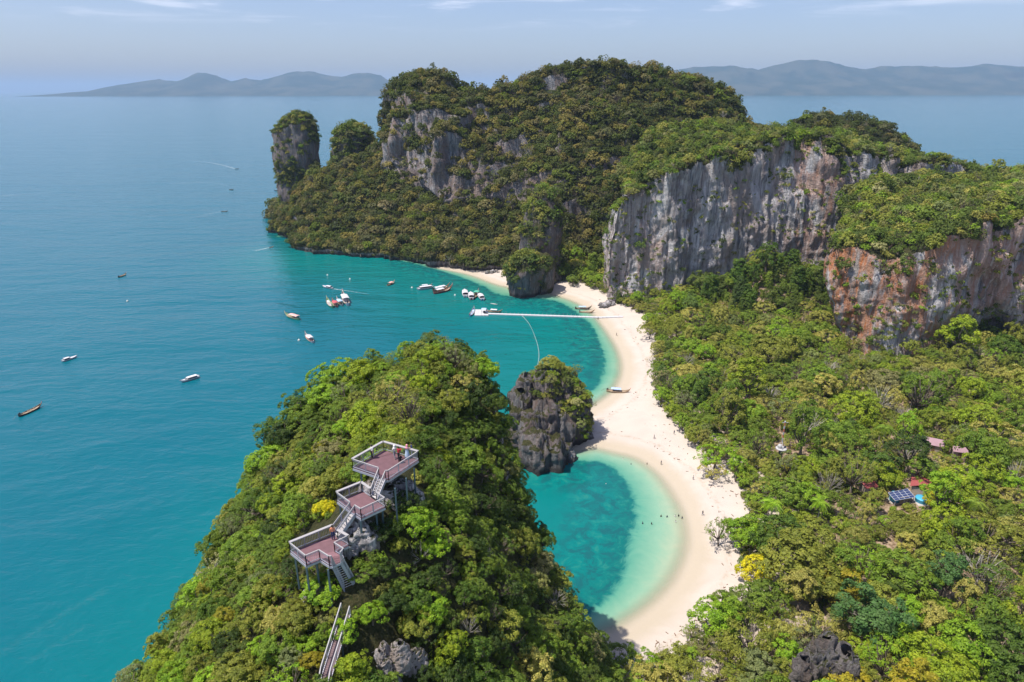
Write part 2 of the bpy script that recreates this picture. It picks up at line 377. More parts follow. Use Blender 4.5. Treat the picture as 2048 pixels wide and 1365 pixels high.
DEEP1 = smooth_line(DEEP1L) + [np.array(q) for q in ((10, 200, 0), (-20, 130, 0), (-60, 30, 0), (-90000, 30, 0), (-90000, 90000, 0), (90000, 90000, 0), (90000, 600, 0), (0, 600, 0))] + ground_line([(556, 446), (570, 478), (640, 504), (760, 514)])
DEEP2L = ground_line([(1040, 905), (1100, 915), (1150, 922), (1200, 925), (1240, 948), (1262, 985), (1268, 1030), (1258, 1070), (1252, 1110), (1244, 1150), (1225, 1185), (1195, 1215), (1160, 1240), (1120, 1235)])
DEEP2 = smooth_line(DEEP2L) + [np.array(q) for q in ((-5, 140, 0), (-5, 210, 0))]

def ground_z(xy):
    xy = np.asarray(xy, float)
    ds = np.minimum(seg_dist(xy, BAY1), seg_dist(xy, BAY2)); ins = inside(xy, LAND)
    dw = seg_dist(xy, WOOD); iw = inside(xy, WOODP)
    z = np.where(ins, np.minimum(0.075 * ds, 1.9) + np.where(iw, np.minimum(dw * 0.012, 1.6), 0), -np.minimum(ds * 0.09, 9.0))
    c = P(1560, 560, Y=378)
    z = z + np.where(ins, 20 * np.exp(-(((xy[:, 0] - c[0]) / 34) ** 2 + ((xy[:, 1] - 380) / 26) ** 2)), 0)
    c2 = P(1900, 640, Y=318)
    z = z + np.where(ins, 0 * np.exp(-(((xy[:, 0] - c2[0]) / 40) ** 2 + ((xy[:, 1] - 315) / 18) ** 2)), 0)
    return z, np.where(ins, ds, -ds), np.where(iw, dw, -dw)

def grid_faces(nu, nv):
    a = (np.arange(nu - 1)[:, None] * nv + np.arange(nv - 1)[None, :]).ravel()
    return np.stack([a, a + nv, a + nv + 1, a + 1], 1)

# the ground: beach, sea floor of the bays and forest floor in one sheet
gx = np.arange(-70, 460, 2.2); gy = np.arange(60, 500, 2.2)
XX, YY = np.meshgrid(gx, gy, indexing='ij'); gxy = np.stack([XX.ravel(), YY.ravel()], 1)
gz, gs, gw = ground_z(gxy)
gv = np.column_stack([gxy, gz]); gv[:, 2] += (fbm(gv * [1, 1, 0], 9.0, 3, 3) - 0.5) * np.clip(gs * 0.03, 0, 0.7)
link('beach', new_mesh('beach', gv, grid_faces(len(gx), len(gy)), MATS['sand'], True, {'shore': gs, 'wood': gw}))['kind'] = 'structure'
def gz_at(x, y): return float(ground_z(np.array([[x, y]]))[0][0])

# the sea, one sheet out to the horizon
def spread(a, b, step, far, ratio=1.22):
    mid = list(np.arange(a, b, step)); lo = []; s = step; x = a
    while x > -far: s *= ratio; x -= s; lo.append(x)
    hi = []; s = step; x = mid[-1]
    while x < far: s *= ratio; x += s; hi.append(x)
    return np.array(lo[::-1] + mid + hi)
sx = spread(-120, 110, 1.8, 70000); sy = spread(90, 540, 2.0, 70000); sy = sy[sy > -3000]
XX, YY = np.meshgrid(sx, sy, indexing='ij'); sxy = np.stack([XX.ravel(), YY.ravel()], 1)
ss = np.where(inside(sxy, LAND), -1, 1) * np.minimum(seg_dist(sxy, BAY1), seg_dist(sxy, BAY2))
d1 = seg_dist(sxy, smooth_line(DEEP1L)); d2 = seg_dist(sxy, smooth_line(DEEP2L))
i1 = inside(sxy, DEEP1); i2 = inside(sxy, DEEP2)
dd = np.minimum(d1, d2); deep = i1 | i2
sq = np.where(deep, 1 + np.minimum(dd / 26, 1.0), np.clip(ss, 0, None) / (np.clip(ss, 0, None) + dd + 0.01))
offd = np.where(i1, d1, -20)
coast = smooth_line(ground_line([(690, 510), (760, 514), (826, 527)])) + DEEP1L + [np.array((0, 200, 0)), np.array((-20, 130, 0))]
link('sea', new_mesh('sea', np.column_stack([sxy, np.zeros(len(sxy))]), grid_faces(len(sx), len(sy)), MATS['sea_water'], True, {'q': sq, 'shore': ss, 'off': np.where(i1, seg_dist(sxy, coast), -20)}))['kind'] = 'structure'

# ------------------------------------------------------------------ karst bodies
SURF = []          # (name, points, normals, rock, area) used to set plants on them
def resample(a, n, axis):
    """linear resampling of a grid along one axis to the parameters n"""
    a = np.moveaxis(a, axis, 0); i = np.clip(np.floor(n).astype(int), 0, len(a) - 2); f = (n - i).reshape(-1, *([1] * (a.ndim - 1)))
    return np.moveaxis(a[i] * (1 - f) + a[i + 1] * f, 0, axis)

def even_params(g, axis, step):
    """parameters along an axis, about one every step metres"""
    d = np.linalg.norm(np.diff(g, axis=axis), axis=2); d = d.max(axis=1 - axis); ps = []
    for k, L in enumerate(d):
        m = max(1, int(round(L / step))); ps += [k + j / m for j in range(m)]
    return np.array(ps + [len(d)])

def normals_of(g):
    du = np.gradient(g, axis=0); dv = np.gradient(g, axis=1); n = np.cross(du, dv); n /= np.maximum(np.linalg.norm(n, axis=2, keepdims=True), 1e-9)
    return n

def blur(g, axis, k=1):
    for _ in range(k):
        p = np.concatenate([np.take(g, [0], axis), g, np.take(g, [-1], axis)], axis); m = np.moveaxis(p, axis, 0)
        g = np.moveaxis((m[:-2] + 2 * m[1:-1] + m[2:]) / 4, 0, axis)
    return g

def finish(name, g, rock, warm, amp=1.0, size=1.0, mat='karst', cyclic=False, seed=0, merge=None, patch=1.3, jag=0.0, gully=0.0, cragk=1.7):
    """roughen a grid of points into rock and make the mesh"""
    n = normals_of(g); p = g
    if (n[..., 1].mean() > 0) != (False): pass
    wp = p + (np.stack([fbm(p, np.array([14, 14, 14.0]) * size, 3, seed + 41 + q) for q in range(3)], -1) - 0.5) * 14 * size
    mod = np.clip((fbm(p, np.array([26, 26, 34.0]) * size, 3, seed + 9) - 0.36) * 4, 0, 1)
    flute = (fbm(p * 0.75 + wp * 0.25, np.array([7.0, 7.0, 75.0]) * size, 4, seed + 1, True) - 0.55) * (0.35 + 0.9 * mod)
    lump = fbm(p, np.array([24, 24, 20.0]) * size, 4, seed + 2) - 0.5
    crag = fbm(wp, np.array([5, 5, 6.0]) * size, 4, seed + 3, True, 0.6) - 0.55
    steep = np.clip(1.1 - np.abs(n[..., 2]) * 1.2, 0.15, 1)
    drape = fbm(p * 0.8 + wp * 0.2, np.array([2.6, 2.6, 40.0]) * size, 3, seed + 6, True) - 0.55
    w = amp * size * (steep * flute * 4.6 + lump * 8.0 + crag * cragk * np.clip(rock, 0.15, 1) + steep * drape * 1.6 * np.clip(rock, 0, 1))
    if gully: w = w + gully * (fbm(p * 0.6 + wp * 0.4, np.array([26, 26, 110.0]), 3, seed + 61, True) - 0.62) * np.clip(1.3 - n[..., 2], 0.2, 1)
    g = p + n * w[..., None]
    if jag:
        sp_ = fbm(p, np.array([2.6, 2.6, 9.0]) * size * 2.2, 4, seed + 91, True, 0.6) - 0.72
        g = g + np.stack([sp_ * 0, sp_ * 0, sp_ * jag * (0.4 + np.clip(n[..., 2], 0, 1))], -1) + n * ((sp_ + 0.15) * jag * 0.6)[..., None]
    n2 = normals_of(g)
    nu, nv = g.shape[:2]
    v = g.reshape(-1, 3); f = grid_faces(nu, nv)
    rk = np.clip(rock + np.clip((0.50 - n2[..., 2]) * 2.2, -0.6, 0.6) + (fbm(p, np.array([16, 16, 16.0]) * size, 3, seed + 71) - 0.5) * patch, 0, 1)
    SURF.append((name, v, n2.reshape(-1, 3), rk.ravel()))
    at = {'rock': rk.ravel(), 'warm': (np.zeros(g.shape[:2]) + warm).ravel()}
    if merge is not None:
        merge.append((v, f, at)); return None
    o = link(name, new_mesh(name, v, f, MATS[mat], True, at)); o['kind'] = 'structure'
    return o

def loft(name, stations, rock_rows, step=2.2, back=True, lower=0.0, warm_rows=None, sm=2, ys=1.0, rim=None, **kw):
    """surface through stations (left to right) of points (px, py, Y) from the foot to the ridge, closed behind"""
    g = []
    for st in stations:
        row = []
        for q in st:
            px, py, Y = q
            if Y is not None: Y = Y * ys
            row.append(P(px, py, z=-1.5) if Y is None else P(px, py, Y=Y))
        if back:
            k = row[-1].copy(); ux = k[0] / k[1]
            for dy, zz in ((22, k[2] - 5), (60, k[2] * 0.72), (95, k[2] * 0.3), (115, -3)): row.append(np.array([k[0] + ux * dy, k[1] + dy, zz]))
        g.append(row)
    g = np.array(g); R = len(stations[0])
    rr = np.zeros(g.shape[:2]); rr[:, :R] = np.asarray(rock_rows)
    low = np.zeros(g.shape[1]); low[:R] = lower; low[R:] = low[R - 1]
    g[..., 2] -= low[None, :] * (g[..., 2] > 6)
    pu = even_params(g, 0, step); pv = even_params(g, 1, step)
    rk = resample(rr[..., None], pu, 0); rk = resample(rk, pv, 1)[..., 0]
    wr = np.zeros(g.shape[:2])
    if warm_rows is not None: wr[:, :R] = warm_rows
    wr = resample(resample(wr[..., None], pu, 0), pv, 1)[..., 0]
    g = resample(resample(g, pu, 0), pv, 1)
    if rim:
        ri_, am = rim; k_ = np.exp(-((pv - ri_) / 0.55) ** 2)[None, :]
        nz_ = fbm(g * [1, 1, 0.0], 17, 4, kw.get('seed', 0) + 33, True) - 0.55
        g[..., 2] += nz_ * am * k_; g[..., 1] -= nz_ * am * 0.5 * k_
    g = blur(blur(g, 0, sm), 1, sm); rk = blur(blur(rk, 0, 3), 1, 1)
    return finish(name, g, rk, wr, **kw)

def s_(px, *rows): return [(px, a, b) if not isinstance(a, tuple) else (*a, b) for a, b in rows]

# the forested headland with its tall summit and the low spur on the left
HS = [
 s_(575, (450, 690), (448, 694), (446, 698), (444, 702), (442, 706), (440, 710), (438, 714)),
 s_(553, (453, None), (448, 640), (444, 644), (440, 648), (436, 652), (431, 657), (426, 662)),
 s_(566, (472, None), (464, 596), (452, 603), (440, 612), (428, 622), (416, 632), (404, 644)),
 s_(580, (485, None), (475, 568), (455, 580), (440, 592), (425, 605), (408, 620), (390, 636)),
 s_(600, (498, None), (486, 545), (462, 558), (440, 573), (420, 590), (400, 608), (378, 628)),
 s_(640, (507, None), (494, 530), (465, 545), (435, 562), (405, 582), (375, 603), (342, 625)),
 s_(700, (513, None), (499, 519), (465, 535), (425, 555), (390, 575), (355, 594), (318, 615)),
 s_(750, (518, None), (504, 510), (460, 530), (415, 552), (370, 572), (332, 590), (293, 608)),
 s_(775, (520, None), (506, 507), (450, 532), (390, 560), (345, 578), (308, 592), (276, 604)),
 s_(780, (521, None), (507, 506), (445, 534), (310, 586), (232, 593), (190, 600), (172, 612)),
 s_(796, (522, None), (508, 504), (445, 532), (325, 578), (225, 588), (178, 598), (150, 612)),
 s_(840, (527, None), (511, 495), (455, 522), (352, 566), (258, 578), (188, 592), (136, 612)),
 s_(890, (535, None), (518, 482), (462, 512), (400, 546), (266, 560), (202, 580), (142, 602)),
 s_(930, (540, None), (523, 474), (462, 508), (396, 543), (282, 556), (216, 578), (163, 598)),
 s_(985, (546, None), (529, 466), (467, 501), (396, 538), (302, 556), (232, 578), (168, 600)),
 s_(1040, (553, None), (536, 456), (467, 490), (402, 523), (312, 548), (237, 572), (158, 598)),
 s_(1100, (560, None), (541, 449), (482, 474), (412, 498), (312, 530), (227, 560), (128, 592)),
 s_(1150, (556, None), (522, 470), (462, 482), (382, 495), (302, 525), (217, 556), (121, 588)),
 s_(1200, (556, None), (522, 475), (457, 486), (372, 500), (292, 528), (212, 555), (121, 586)),
 s_(1260, (558, None), (522, 478), (442, 495), (352, 515), (282, 535), (207, 560), (123, 588)),
 s_(1330, (545, 465), (500, 480), (430, 500), (340, 520), (272, 545), (207, 565), (133, 590)),
 s_(1400, (540, 470), (480, 490), (400, 510), (330, 530), (272, 550), (212, 570), (150, 592)),
 s_(1440, (540, 475), (470, 490), (390, 515), (320, 535), (272, 552), (222, 570), (180, 592)),
 s_(1465, (540, 480), (460, 495), (380, 515), (320, 535), (277, 552), (242, 568), (213, 588)),
 s_(1500, (540, 485), (460, 500), (380, 520), (325, 540), (292, 555), (267, 570), (243, 585)),
 s_(1540, (520, 580), (460, 590), (400, 600), (350, 610), (310, 620), (280, 630), (262, 640))]
HW = np.zeros((len(HS), 7))
HR = np.tile(np.array([1, -0.3, -0.1, 0.5, 0.25, -0.1, -0.1]), (len(HS), 1)); HR[9:15] = [1, -0.3, -0.1, 0.75, 0.62, 0.35, -0.05]; HR[:8, 3:] = -0.05
loft('headland', HS, HR, lower=[0, 3, 5, 4, 4, 6, 6], warm_rows=HW + 0.15, mat='karst_grey', seed=10, amp=1.5, gully=26.0)

CS = [
 [(1235, 590, 460), (1235, 560, 460), (1238, 520, 460), (1242, 470, 460), (1248, 430, 460), (1260, 405, 462), (1275, 375, 475)],
 [(1212, 614, 386), (1213, 590, 387), (1216, 545, 388), (1219, 490, 389), (1225, 440, 391), (1245, 408, 404), (1265, 375, 425)],
 s_(1255, (612, 385), (588, 386), (530, 388), (465, 390), (405, 393), (365, 412), (312, 455)),
 s_(1300, (611, 388), (585, 389), (520, 390), (450, 392), (382, 395), (340, 420), (262, 470)),
 s_(1350, (610, 392), (580, 393), (510, 394), (430, 396), (362, 399), (320, 425), (242, 485)),
 s_(1420, (607, 396), (575, 397), (500, 398), (420, 401), (340, 404), (290, 430), (234, 490)),
 s_(1480, (604, 400), (570, 401), (495, 402), (410, 405), (325, 409), (278, 430), (245, 480)),
 s_(1540, (602, 403), (568, 404), (490, 405), (400, 408), (304, 414), (267, 432), (249, 475)),
 s_(1600, (600, 406), (565, 407), (480, 409), (390, 412), (286, 420), (264, 435), (251, 470)),
 s_(1650, (600, 408), (565, 409), (480, 411), (390, 414), (297, 422), (270, 438), (252, 470)),
 s_(1700, (600, 410), (565, 411), (480, 413), (390, 417), (312, 424), (282, 440), (264, 470)),
 s_(1760, (600, 412), (565, 413), (480, 415), (400, 419), (332, 428), (300, 445), (282, 475)),
 s_(1850, (600, 414), (565, 415), (480, 417), (410, 421), (347, 430), (327, 445), (314, 475)),
 s_(1930, (600, 416), (565, 417), (490, 419), (420, 423), (362, 432), (342, 448), (330, 478)),
 s_(2080, (600, 418), (565, 419), (490, 421), (430, 425), (372, 433), (347, 448), (332, 478)),
 s_(2300, (600, 418), (565, 419), (490, 421), (430, 425), (372, 433), (347, 448), (332, 478))]
CW = np.zeros((len(CS), 7)) + 0.12; CW[8:10, 2:5] = 0.55; CW[1:4, 1:4] = 0.3
loft('grey_cliff', CS, [1, 1, 1, 0.85, 0.25, 0.05, 0.0], step=1.15, lower=[0, 0, 0, 0, 0, 4, 5], warm_rows=CW, seed=30, sm=1, patch=2.0, gully=9.0, amp=1.15, rim=(4, 26))

OS = [
 [(1700, 640, 400), (1700, 600, 400), (1700, 560, 400), (1700, 520, 400), (1700, 480, 400), (1705, 440, 405), (1712, 400, 415)],
 [(1690, 694, 324), (1687, 665, 326), (1677, 620, 327), (1663, 560, 329), (1672, 508, 332), (1690, 445, 360), (1700, 388, 400)],
 [(1742, 708, 315), (1740, 670, 317), (1735, 615, 318), (1732, 560, 320), (1735, 510, 323), (1740, 435, 350), (1745, 352, 410)],
 s_(1800, (714, 309), (675, 311), (620, 312), (565, 314), (514, 318), (435, 345), (342, 415)),
 s_(1860, (707, 313), (670, 314), (615, 314), (555, 316), (502, 320), (425, 345), (337, 420)),
 s_(1920, (702, 322), (665, 324), (612, 319), (540, 318), (480, 320), (410, 345), (342, 420)),
 s_(1950, (702, 336), (660, 340), (607, 327), (530, 319), (460, 321), (402, 345), (342, 423)),
 s_(1985, (702, 338), (660, 342), (605, 326), (522, 319), (452, 322), (398, 345), (341, 425)),
 s_(2015, (702, 330), (660, 330), (610, 322), (520, 320), (448, 323), (385, 346), (340, 425)),
 s_(2060, (700, 326), (660, 326), (600, 325), (520, 324), (440, 327), (380, 350), (337, 430)),
 s_(2300, (700, 330), (660, 330), (600, 330), (530, 330), (457, 333), (388, 355), (337, 435))]
OW = np.zeros((len(OS), 7)); OW[1:3] = 1.0; OW[3:5] = 0.85; OW[5:8] = 0.5; OW[8:] = 0.55; OW[5:, 0:2] = 0.1
loft('orange_cliff', OS, [1, 1, 1, 0.85, 0.3, 0.0, 0.0], step=1.15, lower=[0, 0, 0, 0, 0, 4, 5], warm_rows=OW, seed=50, sm=1, amp=1.1, patch=1.9, ys=0.955, gully=7.0, rim=(4, 18))

BS = [s_(px, (sp + 190, 548), (sp + 110, 556), (sp + 50, 568), (sp + 16, 580), (sp, 592)) for px, sp in ((1560, 285), (1574, 250), (1592, 232), (1620, 220), (1660, 218), (1700, 222), (1742, 230), (1772, 239), (1790, 256), (1815, 270), (1838, 290), (1850, 315), (1856, 345))]
loft('back_hill', BS, [1, 0.6, 0.3, 0.1, 0.0], step=2.8, lower=[0, 2, 4, 5, 6], seed=70)

# free-standing rocks, ring by ring from their outline
def rings(rows, Y, depth=1.0, step=1.6, zmin=-1.5, skew=0.0):
    """rows (py, left px, right px) from top to foot at distance Y -> grid (around, up)"""
    cs = []
    for py, a, b in rows:
        A, B = P(a, py, Y=Y), P(b, py, Y=Y); cs.append(((A + B) / 2, np.linalg.norm(B - A) / 2))
    cs = [(c, r) for c, r in cs]
    if cs[-1][0][2] > zmin: c = cs[-1][0].copy(); c[2] = zmin; cs.append((c, cs[-1][1]))
    cs = cs[::-1]
    cs.append((cs[-1][0] + np.array([0, 0, cs[-1][1] * 0.3]), 0.05))
    nu = max(16, int(2 * math.pi * max(r for c, r in cs) / step)); g = []
    for j in range(nu + 1):
        t = 2 * math.pi * j / nu - math.pi / 2
        g.append([c + np.array([math.cos(t) * r, math.sin(t) * r * depth + 0, 0]) for c, r in cs])
    g = np.array(g); pv = even_params(g[:1], 1, step); g = resample(g, pv, 1); g = blur(g, 1, 2)
    return g

def rock_of(name, lumps, mat, label, cat, amp=1.0, size=1.0, rock=0.75, warm=0.1, seed=0, group=None, patch=1.6, jag=0.0, cragk=1.7):
    parts = []
    for k, g in enumerate(lumps):
        finish(name, g, np.full(g.shape[:2], rock), warm, amp, size, mat, seed=seed + k * 7, merge=parts, patch=patch, jag=jag, cragk=cragk)
    vs, fs, at, k = [], [], {'rock': [], 'warm': []}, 0
    for v, f, a in parts:
        vs.append(v); fs.append(f + k); k += len(v)
        for q in at: at[q].append(a[q])
    o = link(name, new_mesh(name, np.concatenate(vs), np.concatenate(fs), MATS[mat], True, {q: np.concatenate(w) for q, w in at.items()}))
    return tag(o, label, cat, group)

rock_of('rock_pillar', [rings([(226, 588, 610), (231, 574, 620), (244, 564, 627), (264, 557, 631), (300, 555, 635), (340, 558, 637), (380, 561, 638), (420, 562, 632), (450, 560, 622)], 648)], 'karst_dark',
        'tall rounded pillar of dark rock hung with shrubs, standing in the sea at the tip of the headland', 'rock pillar', rock=0.02, seed=101, amp=1.3, patch=1.8)
rock_of('sea_stack', [rings([(261, 688, 726), (268, 674, 736), (282, 667, 742), (302, 664, 740), (330, 661, 735), (360, 656, 730)], 640)], 'karst_dark',
        'short dark rock knob rising between the tall pillar and the wooded summit', 'rock', rock=0.2, seed=111, amp=1.3)
rock_of('rock_buttress', [rings([(378, 1078, 1102), (394, 1066, 1112), (428, 1055, 1120), (470, 1046, 1125), (510, 1040, 1118), (560, 1038, 1115)], 442)], 'karst_dark',
        'slim rock buttress with a leafy cap, leaning on the headland beside the shaded cove', 'rock', rock=0.15, seed=121, amp=1.2, patch=1.2, jag=3.0)
rock_of('beach_rock', [rings([(516, 1036, 1080), (532, 1020, 1090), (548, 1010, 1088), (560, 1012, 1082), (575, 1019, 1077), (590, 1023, 1074)], 408, 0.8), rings([(512, 1062, 1096), (530, 1052, 1106), (560, 1055, 1105)], 418)], 'karst_dark',
        'dark undercut rock topped by shrubs, standing in the shallows between two beach strips', 'rock', size=0.55, rock=0.15, seed=131, amp=1.4, patch=2.0, jag=3.0)
rock_of('islet_rock', [
    rings([(750, 1098, 1124), (760, 1080, 1140), (776, 1070, 1152), (800, 1060, 1166), (840, 1056, 1174), (878, 1052, 1172)], 226, 0.8, 0.6),
    rings([(757, 1046, 1056), (772, 1039, 1062), (800, 1028, 1066), (832, 1023, 1070), (865, 1022, 1072)], 224, 1.0, 0.6),
    rings([(790, 1136, 1158), (806, 1122, 1170), (842, 1108, 1179), (880, 1102, 1182)], 230, 0.8, 0.6),
    rings([(820, 1066, 1098), (850, 1054, 1126), (905, 1050, 1146)], 213, 0.9, 0.6),
    rings([(872, 1072, 1104), (886, 1060, 1120), (910, 1054, 1122), (942, 1058, 1114)], 203, 0.8, 0.8),
    rings([(884, 1106, 1130), (900, 1098, 1138), (925, 1092, 1146)], 207, 0.8, 0.8),
    rings([(744, 1118, 1124), (754, 1112, 1132), (774, 1106, 1140), (800, 1100, 1146)], 227, 1.0, 0.6), rings([(762, 1134, 1140), (772, 1128, 1148), (790, 1120, 1158)], 226, 1.0, 0.6), rings([(752, 1082, 1090), (764, 1074, 1100), (790, 1064, 1112)], 224, 1.0, 0.6), rings([(798, 1040, 1050), (815, 1032, 1062), (850, 1026, 1076)], 218, 1.0, 0.6), rings([(845, 1062, 1070), (858, 1054, 1084), (890, 1048, 1096)], 209, 1.0, 0.6)], 'karst_dark',
    'jagged black limestone islet with green shrubs, standing between the two bays', 'islet', size=0.45, rock=0.5, amp=2.2, seed=141, patch=1.3, jag=6.0, cragk=5.5)

# the near hill that carries the viewing decks: cross-sections from sea to lagoon
GY = [20, 34, 46, 56, 63, 68, 74, 82, 88, 98, 105, 112, 119, 128, 142]
LE = {119: (640, 757), 112: (590, 830), 105: (535, 875), 98: (512, 945), 88: (446, 1043), 82: (430, 1095), 74: (408, 1176), 68: (376, 1235), 63: (328, 1284), 56: (248, 1368), 46: (140, 1500)}
RE = {119: (948, 708), 112: (980, 748), 105: (988, 830), 98: (1008, 935), 88: (1036, 1080), 82: (1042, 1150), 74: (1035, 1250)}
RID = {34: (-14, 62), 46: (-15.5, 71.5), 52: (-16, 76.2), 59: (-14, 78.6), 65: (-13.0, 80.2), 80: (-14, 76.3), 95: (-15, 74.5), 120: (-16, 74.0), 128: (-17, 58), 142: (-18, 20), 20: (-12, 45)}
def tab(d, y, k): ks = sorted(d); return float(np.interp(y, ks, [d[q][k] for q in ks]))
sec = []
for y in GY:
    le = P(*LE[y], Y=y) if y in LE else None; re = P(*RE[y], Y=y) if y in RE else None
    rx, rz = tab(RID, y, 0), tab(RID, y, 1)
    if y == 128: le, re = np.array([-34, 128, 50.0]), np.array([-6, 128, 52.0])
    if y == 142: le, re = np.array([-30, 142, 8.0]), np.array([-8, 142, 10.0])
    if y == 34: le, re = np.array([-48, 34, 54.0]), np.array([8, 34, 40.0])
    if y == 20: le, re = np.array([-48, 20, 40.0]), np.array([8, 20, 26.0])
    if y == 46: le, re = np.array([-46, 46, 58.0]), np.array([9, 46, 46.0])
    if y in (56, 63, 68): re = np.array([5.0, y, 51.0 + (y - 56) * 0.15])
    lb = np.array([le[0] - 16, y, -3.0])
    rb = np.array([float(np.interp(y, [20, 46, 56, 74, 82, 90, 98, 105, 112, 119, 128, 142], [45, 42, 39, 35, 31, 24, 17, 9, 3, 1, -3, -5])), y, float(np.interp(y, [20, 90, 105, 119], [4, 3, 0, -3]))])
    rd = np.array([rx, y, rz])
    lm = (le + rd) / 2 + np.array([0, 0, 2.2]); rm = (re + rd) / 2 + np.array([0, 0, 5.0 if 48 < y < 70 else 3.2 if y > 60 else 2.0])
    q = [lb, lb * 0.35 + le * 0.65 + np.array([-3.5, 0, 0]), le, lm, rd, rm, re, rb * 0.3 + re * 0.7 + np.array([0.8, 0, 0]), rb]
    for i, w in enumerate((0, 0, 2.6, 2.0, 0, 2.0, 2.4, 0, 0)): q[i][2] -= w
    sec.append(q)
g = np.array(sec)[:, ::-1]
pu = even_params(g, 0, 1.3); pv = even_params(g, 1, 1.3); g = resample(resample(g, pu, 0), pv, 1); g = blur(blur(g, 0, 4), 1, 3)
NH = g
rkn = np.clip(0.72 - normals_of(g)[..., 2] * 1.5, 0, 0.75)
finish('near_hill', g, rkn, 0.05, 0.55, 0.5, 'karst_near', seed=161)
_nh = SURF[-1][1]
def hill_z(x, y):
    d = (_nh[:, 0] - x) ** 2 + (_nh[:, 1] - y) ** 2; k = np.argsort(d)[:6]; return float(_nh[k, 2].max() * 0.3 + _nh[k, 2].mean() * 0.7)

# far islands across the strait
def far_island(name, prof, D, base):
    vs = []
    for px, py in prof:
        b = P(px, base, z=0.0); u = b / b[1] * D; top = P(px, py, Y=D)
        vs.append([np.array([u[0], D - 1600, -5.0]), np.array([u[0], D - 700, top[2] * 0.42]), np.array([u[0], D, top[2]]), np.array([u[0], D + 1500, top[2] * 0.5]), np.array([u[0], D + 2600, -5.0])])
    g = np.array(vs); pu = even_params(g, 0, 110); pv = even_params(g, 1, 170); g = resample(resample(g, pu, 0), pv, 1)
    k = (fbm(g, [900, 900, 900], 5, 5, True) - 0.55)
    k2 = fbm(g * [1, 0, 0], 420, 4, 9, True) - 0.6
    g[..., 2] *= 1.06 + 0.35 * k * (np.arange(g.shape[1]) / g.shape[1] < 0.36) + 0.22 * k2
    g[..., 1] += k * 900 * np.clip(g[..., 2] / 300, 0, 1)
    o = link(name, new_mesh(name, g.reshape(-1, 3), grid_faces(*g.shape[:2]), MATS['far_forest'], True)); o['kind'] = 'structure'
far_island('distant_island', [(110, 189), (140, 186), (180, 183), (230, 174), (280, 166), (310, 163), (345, 168), (370, 160), (390, 152), (415, 152), (435, 158), (455, 168), (490, 162), (520, 165), (545, 160), (575, 153), (615, 151), (645, 156), (680, 160), (705, 155), (735, 151), (760, 156), (780, 167), (800, 178), (830, 188)], 16500, 193)
far_island('distant_coast', [(1340, 142), (1400, 139), (1440, 137), (1480, 139), (1515, 144), (1545, 134), (1580, 128), (1620, 126), (1660, 128), (1700, 136), (1730, 141), (1760, 136), (1800, 138), (1840, 137), (1880, 140), (1930, 136), (1980, 133), (2040, 138), (2100, 136), (2200, 139), (2320, 145)], 14500, 186)

# the air: pale sea haze over everything
mhz = bpy.data.materials.new('sea_air'); mhz.use_nodes = True; hn = mhz.node_tree.nodes; hn.remove(hn['Principled BSDF'])
pvn = hn.new('ShaderNodeVolumePrincipled'); pvn.inputs['Color'].default_value = (0.50, 0.72, 1.0, 1); pvn.inputs['Density'].default_value = 4.6e-5; pvn.inputs['Anisotropy'].default_value = 0.0
mhz.node_tree.links.new(pvn.outputs[0], hn['Material Output'].inputs['Volume'])
hb = MB().box((0, 36000, 325), (150000, 80000, 654)).build('haze', mhz); hb['kind'] = 'stuff'

# ------------------------------------------------------------------ trees: a few grown models, each a tapered trunk with limbs and a crown of small leaves
def cards(C, D, L, r, wid=0.55, tilt=0.6, up=0.35):
    """leaf sprays at points C looking along D"""
    n = len(C); nn = D + r.normal(0, tilt, (n, 3)) * 0.6 + np.array([0, 0, up]); nn /= np.linalg.norm(nn, axis=1, keepdims=True)
    t = np.cross(nn, r.normal(0, 1, (n, 3))); t /= np.maximum(np.linalg.norm(t, axis=1, keepdims=True), 1e-9); b = np.cross(nn, t)
    L = (L * r.uniform(0.65, 1.35, n))[:, None]
    v = np.stack([C - t * L * 0.5, C - b * L * wid * 0.5 - nn * L * 0.12, C + t * L * 0.5 - nn * L * 0.1, C + b * L * wid * 0.5 - nn * L * 0.12], 1).reshape(-1, 3)
    return v, np.arange(n * 4).reshape(-1, 4)

def sphere_dirs(n, r, zmin=-0.4):
    z = r.uniform(zmin, 1, n); a = r.uniform(0, 2 * math.pi, n); s = np.sqrt(1 - z * z); return np.stack([s * np.cos(a), s * np.sin(a), z], 1)

